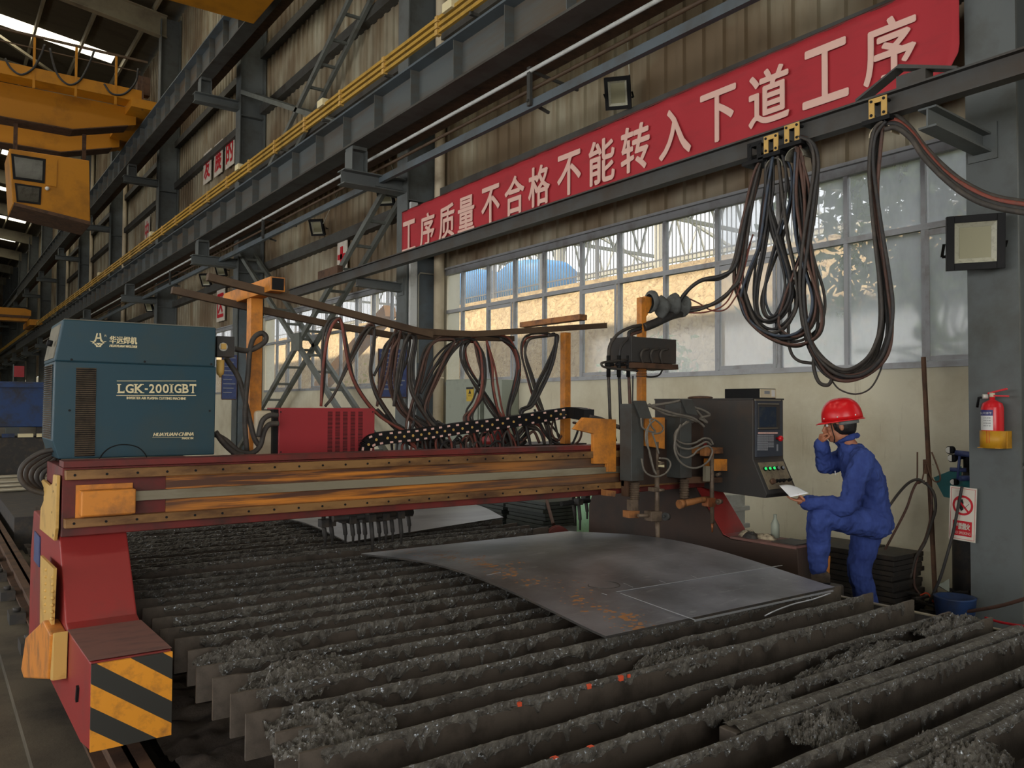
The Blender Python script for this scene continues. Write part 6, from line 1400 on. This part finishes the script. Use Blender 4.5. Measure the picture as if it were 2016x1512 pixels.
# notice boards on the columns
def notice(lab, y, x0, x1, z0, z1):
    t = thing('notice_board', lab, 'notice board', ((x0+x1)/2, y, z0)); MB().box(x0, x1, y-.012, y, z0, z1).build('board', M['sign_blue'], t); MB().box(x0-.012, x0, y-.016, y+.004, z0, z1).box(x1, x1+.012, y-.016, y+.004, z0, z1).box(x0, x1, y-.016, y+.004, z0-.02, z0).build('frame', M['rust_brown'], t)
    b = MB(); n = 9
    for k in range(n): b.box(x0+.03, x1-.03-.04*(k % 3), y-.014, y-.0125, z1-.08-k*(z1-z0-.12)/n, z1-.06-k*(z1-z0-.12)/n)
    b.build('text_lines', M['key_grey'], t)
notice('blue notice board with lines of text on the column behind the left hoses', 11.34, 5.62, 6.10, 1.76, 2.50)
notice('blue notice board on the column right of the blue machine', 20.0, 5.75, 6.1, 1.78, 2.85)
# ------------------------------------------------------------------ left side and far end
tk = thing('gantry_rail', 'long steel floor rail under the left carriage with clamps', 'rail', (.66, 12, 0))
MB().ibeam((.66, .4, .16), (.66, 38, .16), .18, .12, .02, .02).build('rail', M['rust_brown'], tk)
rk = MB().box(.50, .60, 5.9, 6.1, .04, .12).cyl((.55, 6.0, .12), (.55, 6.0, .15), .025, None, 8).build('rail_clamp', M['scrap'], tk)
copies(rk, [(0, .85*k, 0) for k in range(1, 24)], tk)
tk2 = thing('gantry_rail', 'long steel floor rail under the right carriage', 'rail', (4.94, 12, 0)); MB().ibeam((4.94, 3.6, .16), (4.94, 12, .16), .18, .12, .02, .02).build('rail', M['rust_brown'], tk2)
struct(MB().box(.40, .86, -4, 40, 0, .05).build('trim_1', M['concrete']))
sl_ = thing('low_steel_stand', 'low dark steel stand beyond the far end of the table, carrying silver tubes', 'stand', (1.6, 12.8, 0)); MB().box(.78, 3.0, 10.2, 15.6, 0, .40).build('block', M['scrap'], sl_)
for k in range(7):
    y = 13.2+.32*k; tag(MB().tube([(.55, y, .43+.03*(k % 3)), (2.9, y+.25, .43+.03*(k % 3))], .03, 8).build('silver_tube', M['bar_steel']), 'silver steel tube lying on the low dark stand', 'tube', 'silver tubes on the stand')
bn = thing('blue_container', 'dark blue steel container on a dark frame beyond the blue welding machine', 'container', (1.4, 20.6, 1.1)); MB().box(-1.0, 2.08, 20.0, 21.6, 1.14, 2.10).build('body', M['bluebin'], bn, bevel=.02); MB().box(-1.0, 2.1, 19.96, 20.0, 1.98, 2.06).build('rim', M['bluebin'], bn)
MB().box(-1.0, 2.05, 20.05, 21.5, .0, .92).box(1.9, 2.05, 20.05, 20.2, .9, 1.15).box(.2, .35, 20.05, 20.2, .9, 1.15).build('frame', M['scrap'], bn)
for (x0, x1, m_) in ((1.28, 1.50, 'bluebin'), (1.56, 1.84, 'cream_print'), (1.90, 2.0, 'cream_print')): tag(MB().box(x0, x1, 20.02, 20.2, .925, 1.0).build('packing_block', M[m_]), 'small block lying under the blue container, '+('blue one' if m_ == 'bluebin' else 'cream ones'), 'block', None if m_ == 'bluebin' else 'cream blocks under the container')
fl = thing('red_flag', 'small red flag hanging far away above the blue container', 'flag', (2.3, 30, 2.5)); MB().box(2.19, 2.47, 30, 30.02, 2.5, 2.85).build('cloth', M['red_box'], fl); MB().box(2.16, 2.19, 30, 30.02, 1.0, 2.9).build('staff', M['steel_gray'], fl); MB().box(2.0, 2.35, 29.8, 30.2, 0, 1.0).build('stand', M['steel_gray'], fl)
# ------------------------------------------------------------------ the worker
pe = thing('person', 'worker in blue overalls and red hard hat, one foot raised, holding a paper', 'person', (5.4, 3.2, 0))
J = lambda px, py, d=5.72: gD(px, py, d)
face = (-RT*.93 + FW*.36); face.z = 0; face.normalize(); LAT = V((0,0,1)).cross(face).normalized()      # LAT points to his left (towards the viewer)
def limb(b, pts, radii, n=8, seg=14):
    P_ = spline(pts, n); t = np.linspace(0, len(radii)-1, len(P_)); R_ = np.interp(t, range(len(radii)), radii)
    b.tube(P_, list(R_), seg); b.sphere(P_[0], R_[0]*.98, 12); b.sphere(P_[-1], R_[-1]*.98, 12)
def loft(b, cs, rw, rd, lat, fwd, seg=24):
    vs = []; n = len(cs)
    for c, a, d in zip(cs, rw, rd):
        for k in range(seg):
            th = 2*math.pi*k/seg; cc, ss = math.cos(th), math.sin(th); pw = .85
            vs.append(V(c)+lat*a*math.copysign(abs(cc)**pw, cc)+fwd*d*math.copysign(abs(ss)**pw, ss))
    fs = [(i*seg+k, i*seg+(k+1)%seg, (i+1)*seg+(k+1)%seg, (i+1)*seg+k) for i in range(n-1) for k in range(seg)]
    fs += [tuple(range(seg))[::-1], tuple((n-1)*seg+k for k in range(seg))]; b.add(vs, fs, True)
def remesh(o, vox, sm, folds=0, size=.07):
    r = o.modifiers.new('weld', 'REMESH'); r.mode = 'VOXEL'; r.voxel_size = vox; r.use_smooth_shade = True
    s = o.modifiers.new('smooth', 'SMOOTH'); s.factor = .5; s.iterations = sm
    if folds:
        tx = bpy.data.textures.new('folds', 'CLOUDS'); tx.noise_scale = size; tx.noise_depth = 2
        d = o.modifiers.new('folds', 'DISPLACE'); d.texture = tx; d.strength = folds; d.mid_level = .5; d.texture_coords = 'LOCAL'
        s2 = o.modifiers.new('smooth2', 'SMOOTH'); s2.factor = .5; s2.iterations = 1
# joints
pelvis, waist, chest, uch, neckb = J(1714, 1028), J(1712, 988), J(1700, 938), J(1686, 900), J(1674, 880)
hd0 = J(1653, 838, 5.72)
shL, elL, wrL = J(1697, 908, 5.55), J(1667, 996, 5.46), J(1598, 989, 5.52)
shR, elR, wrR = J(1660, 902, 5.88), J(1626, 916, 5.84), J(1617, 876, 5.76)
hipL, knL, anL = J(1722, 1030, 5.62), J(1617, 1016, 5.52), J(1606, 1112, 5.60)
hipR, knR, anR = J(1708, 1040, 5.82), J(1692, 1120, 5.82), J(1712, 1215, 5.86)
# body under the clothes: neck, head, trunk, limbs and hands, one welded surface
b = MB()
loft(b, [pelvis, waist, chest, uch, neckb], [.14, .13, .15, .15, .06], [.10, .09, .11, .10, .06], LAT, face)
limb(b, [neckb, J(1664, 866), J(1656, 848)], [.058, .055, .055])
for p, r in (((shL, elL, wrL), (.05, .042, .03)), ((shR, elR, wrR), (.05, .042, .03)), ((hipL, knL, anL), (.075, .055, .04)), ((hipR, knR, anR), (.075, .055, .04))): limb(b, list(p), list(r))
up = (V((0,0,1))*.97 + face*-.10).normalized(); hf = face*.97 + V((0,0,-.14)); hf.normalize(); up = (up - hf*up.dot(hf)).normalized(); hl = up.cross(hf).normalized()
H_ = lambda f, l, u: hd0 + hf*f + hl*l + up*u
def ell(c, rf, rl, ru, seg=20):
    vs = []; fs = []; R = seg//2
    for i in range(R+1):
        ph = math.pi*i/R
        for k in range(seg):
            th = 2*math.pi*k/seg; vs.append(c+hf*rf*math.sin(ph)*math.cos(th)+hl*rl*math.sin(ph)*math.sin(th)+up*ru*math.cos(ph))
    for i in range(R):
        for k in range(seg): fs.append((i*seg+k, (i+1)*seg+k, (i+1)*seg+(k+1)%seg, i*seg+(k+1)%seg))
    b.add(vs, fs, True)
ell(H_(-.005, 0, .025), .098, .076, .098); ell(H_(.035, 0, -.045), .058, .058, .070); ell(H_(.062, 0, -.088), .026, .030, .022); ell(H_(.02, 0, -.075), .05, .054, .035)
b.tube([H_(.086, 0, .022), H_(.100, 0, -.004), H_(.112, 0, -.024), H_(.100, 0, -.032)], [.009, .011, .014, .010], 8); b.sphere(H_(.106, 0, -.026), .013, 8)
ell(H_(.083, 0, .036), .016, .055, .012, 10); ell(H_(.092, 0, -.056), .010, .024, .006, 10); ell(H_(.090, 0, -.068), .010, .022, .007, 10)
for s in (1, -1): ell(H_(-.010, s*.076, -.008), .017, .010, .030, 10); ell(H_(.070, s*.036, -.015), .018, .02, .018, 8)
# left hand with the paper: palm, four fingers, thumb
def hand(wr, d, n_, curl, side, s=1.0):
    """d: along the palm, n_: palm normal, side: towards the thumb"""
    palm = wr + d*.045*s; vs = []
    b.tube([wr, wr+d*.03*s, wr+d*.085*s], [.027*s, .032*s, .030*s], 10)
    for q in (-1, 1): b.tube([wr+d*.02*s+side*.018*q*s, wr+d*.085*s+side*.022*q*s], [.020*s, .017*s], 8)
    for k, (L, off) in enumerate(((.072, .030), (.080, .010), (.075, -.010), (.060, -.029))):
        p0 = wr+d*.085*s+side*off*s; c1, c2, c3 = curl[k]
        rot = lambda a: d*math.cos(a)+n_*math.sin(a)
        p1 = p0+rot(c1)*L*.45*s; p2 = p1+rot(c1+c2)*L*.33*s; p3 = p2+rot(c1+c2+c3)*L*.26*s
        b.tube([p0-d*.02*s, p0, p1, p2, p3], [.0100*s, .0098*s, .0090*s, .0082*s, .0062*s], 8); b.sphere(p1, .0094*s, 8); b.sphere(p3, .0062*s, 8)
    t0 = wr+d*.03*s+side*.024*s; t1 = t0+(d*.55+side*.6+n_*.5).normalized()*.034*s; t2 = t1+(d*.75+side*.1+n_*.65).normalized()*.03*s; t3 = t2+(d*.8-side*.2+n_*.5).normalized()*.022*s
    b.tube([t0, t1, t2, t3], [.013*s, .0115*s, .010*s, .007*s], 8); b.sphere(t3, .007*s, 8)
dL = (J(1564, 984, 5.55)-wrL).normalized(); nL = (V((0,0,1)) - dL*dL.z).normalized(); sL = -dL.cross(nL).normalized(); sL = sL if sL.dot(FW) < 0 else -sL
hand(wrL+dL*.012, dL, nL, [(.05, .25, .2)]*4, sL, .92)
dR = (J(1622, 850, 5.72)-wrR).normalized(); nR = (face*-1 - dR*(-face.dot(dR))).normalized(); sR = -LAT
hand(wrR+dR*.0, dR, nR, [(1.0, 1.3, .9), (1.0, 1.35, .9), (1.05, 1.35, .9), (1.1, 1.4, .9)], LAT, .92)
bo = b.build('body', M['skin'], pe); remesh(bo, .0045, 4)
# eyes
for s in (1, -1):
    e = MB().sphere(H_(.080, s*.031, .014), .0125, 12).build('eye', M['label_white'], pe); MB().sphere(H_(.0895, s*.033, .013), .0055, 8).build('iris', M['sign_black'], e)
    MB().tube([H_(.086, s*.016, .034), H_(.087, s*.034, .038), H_(.076, s*.052, .034)], .0035, 6).build('eyebrow', M['hair'], pe)
MB().tube([H_(.101, -.018, -.062), H_(.104, 0, -.061), H_(.101, .018, -.062)], .0022, 6).build('mouth', M['red_brown'], pe)
# jacket
b = MB()
loft(b, [J(1718, 1040), J(1716, 1018), pelvis+V((0,0,.05)), waist, J(1706, 960), chest, J(1692, 916), uch+V((0,0,.005)), J(1678, 884), J(1674, 874)], [.176, .182, .178, .164, .178, .190, .194, .168, .105, .082], [.136, .142, .138, .124, .132, .138, .132, .116, .090, .080], LAT, face)
limb(b, [uch+LAT*.06, shL, (shL+elL)/2+V((0,0,.0)), elL, (elL+wrL)/2, wrL], [.075, .082, .074, .064, .058, .050])
limb(b, [uch-LAT*.06, shR, elR, (elR+wrR)/2, wrR], [.075, .080, .066, .058, .050])
cu = J(1592, 990, 5.52); limb(b, [wrL+(wrL-elL).normalized()*-.04, cu], [.053, .058])
limb(b, [wrR+(elR-wrR).normalized()*.05, wrR+(elR-wrR).normalized()*.005], [.054, .060])
# collar
for k in range(14):
    a0, a1 = 2*math.pi*k/14, 2*math.pi*(k+1)/14; cN = J(1668, 865); r_ = lambda a: cN+LAT*.068*math.cos(a)+face*.066*math.sin(a)+V((0,0,.028))*(-math.sin(a))*.9+V((0,0,.006))
    b.tube([r_(a0), r_(a1)], .019, 8)
jk = b.build('jacket', M['overall'], pe); remesh(jk, .008, 3, .030, .050)
# trousers
b = MB()
loft(b, [waist+V((0,0,-.03)), pelvis, J(1718, 1050)], [.150, .165, .150], [.115, .130, .125], LAT, face)
limb(b, [pelvis+LAT*.06, hipL, (hipL+knL)/2, knL, (knL+anL)/2, anL+(anL-knL).normalized()*.005], [.105, .112, .098, .084, .078, .078])
limb(b, [pelvis-LAT*.05, hipR, (hipR+knR)/2, knR, (knR+anR)/2, anR+V((0,0,-.01))], [.105, .110, .095, .084, .080, .080])
b.sphere(J(1728, 1030, 5.72), .10, 14)
tr = b.build('trousers', M['overall'], pe); remesh(tr, .008, 3, .026, .055)
# buttons and a pale seam line on the back
b = MB()
for (px, py, d) in ((1746, 946, 5.60), (1742, 1024, 5.56)):
    pass
MB().tube([J(1696, 923, 5.505), J(1708, 912, 5.53), J(1719, 901, 5.57)], .0016, 5).build('pale_seam', M['white'], pe)
MB().tube([J(1644, 927, 5.53), J(1645, 935, 5.53)], .003, 6).build('pen', M['label_white'], pe)
# hard hat
hc = J(1657, 826, 5.72); hb = MB(); nT, nP = 48, 14; A = np.zeros((nT+1, nP, 3))
for i in range(nT+1):
    th = 2*math.pi*i/nT
    for j in range(nP):
        ph = (math.pi/2)*j/(nP-1); cr_ = max(0.0, math.cos(ph))**.75; rf, rl = .138, .112
        rid = 1+.035*math.exp(-(math.sin(th)*cr_/.12)**2)
        p = hc+hf*(rf*cr_*math.cos(th)-.004)+hl*(rl*cr_*math.sin(th))+up*(.148*max(0.0, math.sin(ph))**.9*rid); A[i, j] = p
hb.grid(A)
R2_ = np.zeros((nT+1, 3, 3))
for i in range(nT+1):
    th = 2*math.pi*i/nT; fr = max(0, math.cos(th)); ex_ = .012+.030*fr**3
    for j, (e_, dz) in enumerate(((0, 0), (ex_*.6, -.006), (ex_, -.010-.006*fr))): R2_[i, j] = hc+hf*((.138+e_)*math.cos(th)-.004)+hl*((.112+e_)*math.sin(th))+up*dz
hb.grid(R2_); hh = hb.build('hard_hat', M['helmet'], pe); so = hh.modifiers.new('thick', 'SOLIDIFY'); so.thickness = .003
for (th) in (.55, 1.35, 2.25, -.55, -1.35, -2.25): 
    p = hc+hf*(.139*math.cos(th)-.004)+hl*(.113*math.sin(th))+up*.022; MB().sphere(p, .0055, 8).build('rivet', M['label_white'], hh)
A = np.zeros((25, 2, 3))
for i in range(25):
    th = math.pi*(.42+1.16*i/24)
    for j, dz in enumerate((-.004, -.036)): A[i, j] = hc+hf*(.106*math.cos(th)-.004)+hl*(.092*math.sin(th))+up*dz
st = MB().grid(A).build('headband', M['strap'], hh); so = st.modifiers.new('thick', 'SOLIDIFY'); so.thickness = .003
for s in (1, -1): MB().tube(spline([H_(.055, s*.080, .03), H_(.052, s*.072, -.03), H_(.046, s*.062, -.08), H_(.055, 0, -.115)], 6), .0035, 6).build('chin_strap', M['black'], hh)
# hair at the back and sides of the head
b = MB(); ell(H_(-.020, 0, .000), .094, .079, .080); ell(H_(-.055, 0, -.030), .052, .064, .045)
for s in (1, -1): b.tube([H_(.035, s*.074, .02), H_(.030, s*.074, -.012)], [.012, .008], 8)
hr = b.build('hair', M['hair'], pe); remesh(hr, .006, 2)
# boots
def boot(an, toe, heel, sole_z):
    d = (toe-heel); d.z = 0; L = d.length; d.normalize(); lt = V((-d.y, d.x, 0)); b = MB(); cs = []; A = []
    prof = [(-.02, .030, .07), (.0, .040, .085), (.07, .042, .10), (.12, .040, .095), (.17, .044, .070), (.22, .046, .055), (.26, .038, .045), (.285, .018, .03)]
    seg = 14; vs = []
    for (t_, wd, ht) in prof:
        c = V((heel.x, heel.y, sole_z))+d*t_
        for k in range(seg):
            th = 2*math.pi*k/seg; cc, ss = math.cos(th), math.sin(th); vs.append(c+lt*wd*math.copysign(abs(cc)**.7, cc)+V((0,0,1))*(ht*.5+ht*.5*math.copysign(abs(ss)**.7, ss)))
    n = len(prof); fs = [(i*seg+k, i*seg+(k+1)%seg, (i+1)*seg+(k+1)%seg, (i+1)*seg+k) for i in range(n-1) for k in range(seg)]+[tuple(range(seg))[::-1], tuple((n-1)*seg+k for k in range(seg))]
    b.add(vs, fs, True); b.tube([V((heel.x, heel.y, sole_z+.05))+d*.05, an+V((0,0,.03))], [.05, .048], 14)
    o = b.build('boot', M['shoe'], pe); remesh(o, .007, 3)
    MB().prism([V((heel.x, heel.y, sole_z))+d*t_+lt*wd*s for s, seq in ((1, prof), (-1, prof[::-1])) for (t_, wd, ht) in seq], (0, 0, .014)).build('sole', M['black'], o)
hz = .405
tl_, hl_ = J(1572, 1140, 5.64), J(1628, 1140, 5.56); boot(anL, tl_, hl_, hz)
fl_ = J(1715, 1240, 5.86); boot(anR, fl_+face*.2, fl_-face*.06, .0)
FB.location = ((tl_.x+hl_.x)/2, (tl_.y+hl_.y)/2, 0)
# paper in the left hand
a, c1, c2, d_ = J(1534, 956, 5.66), J(1556, 979, 5.49), J(1592, 971, 5.48), J(1572, 960, 5.66); A = np.zeros((12, 8, 3))
for i in range(12):
    for j in range(8):
        f, h = i/11, j/7; p = (np.array(a)*(1-f)+np.array(d_)*f)*(1-h)+(np.array(c1)*(1-f)+np.array(c2)*f)*h; A[i, j] = p+np.array([0, 0, .012*math.sin(math.pi*f)*(1-h)])
o = MB().grid(A).build('paper_sheet', M['paper'], fixn=False); so = o.modifiers.new('thick', 'SOLIDIFY'); so.thickness = .0008
o.modifiers['thick'].thickness = .0008; tag(o, "white sheet of paper held in the worker's hand", 'paper')
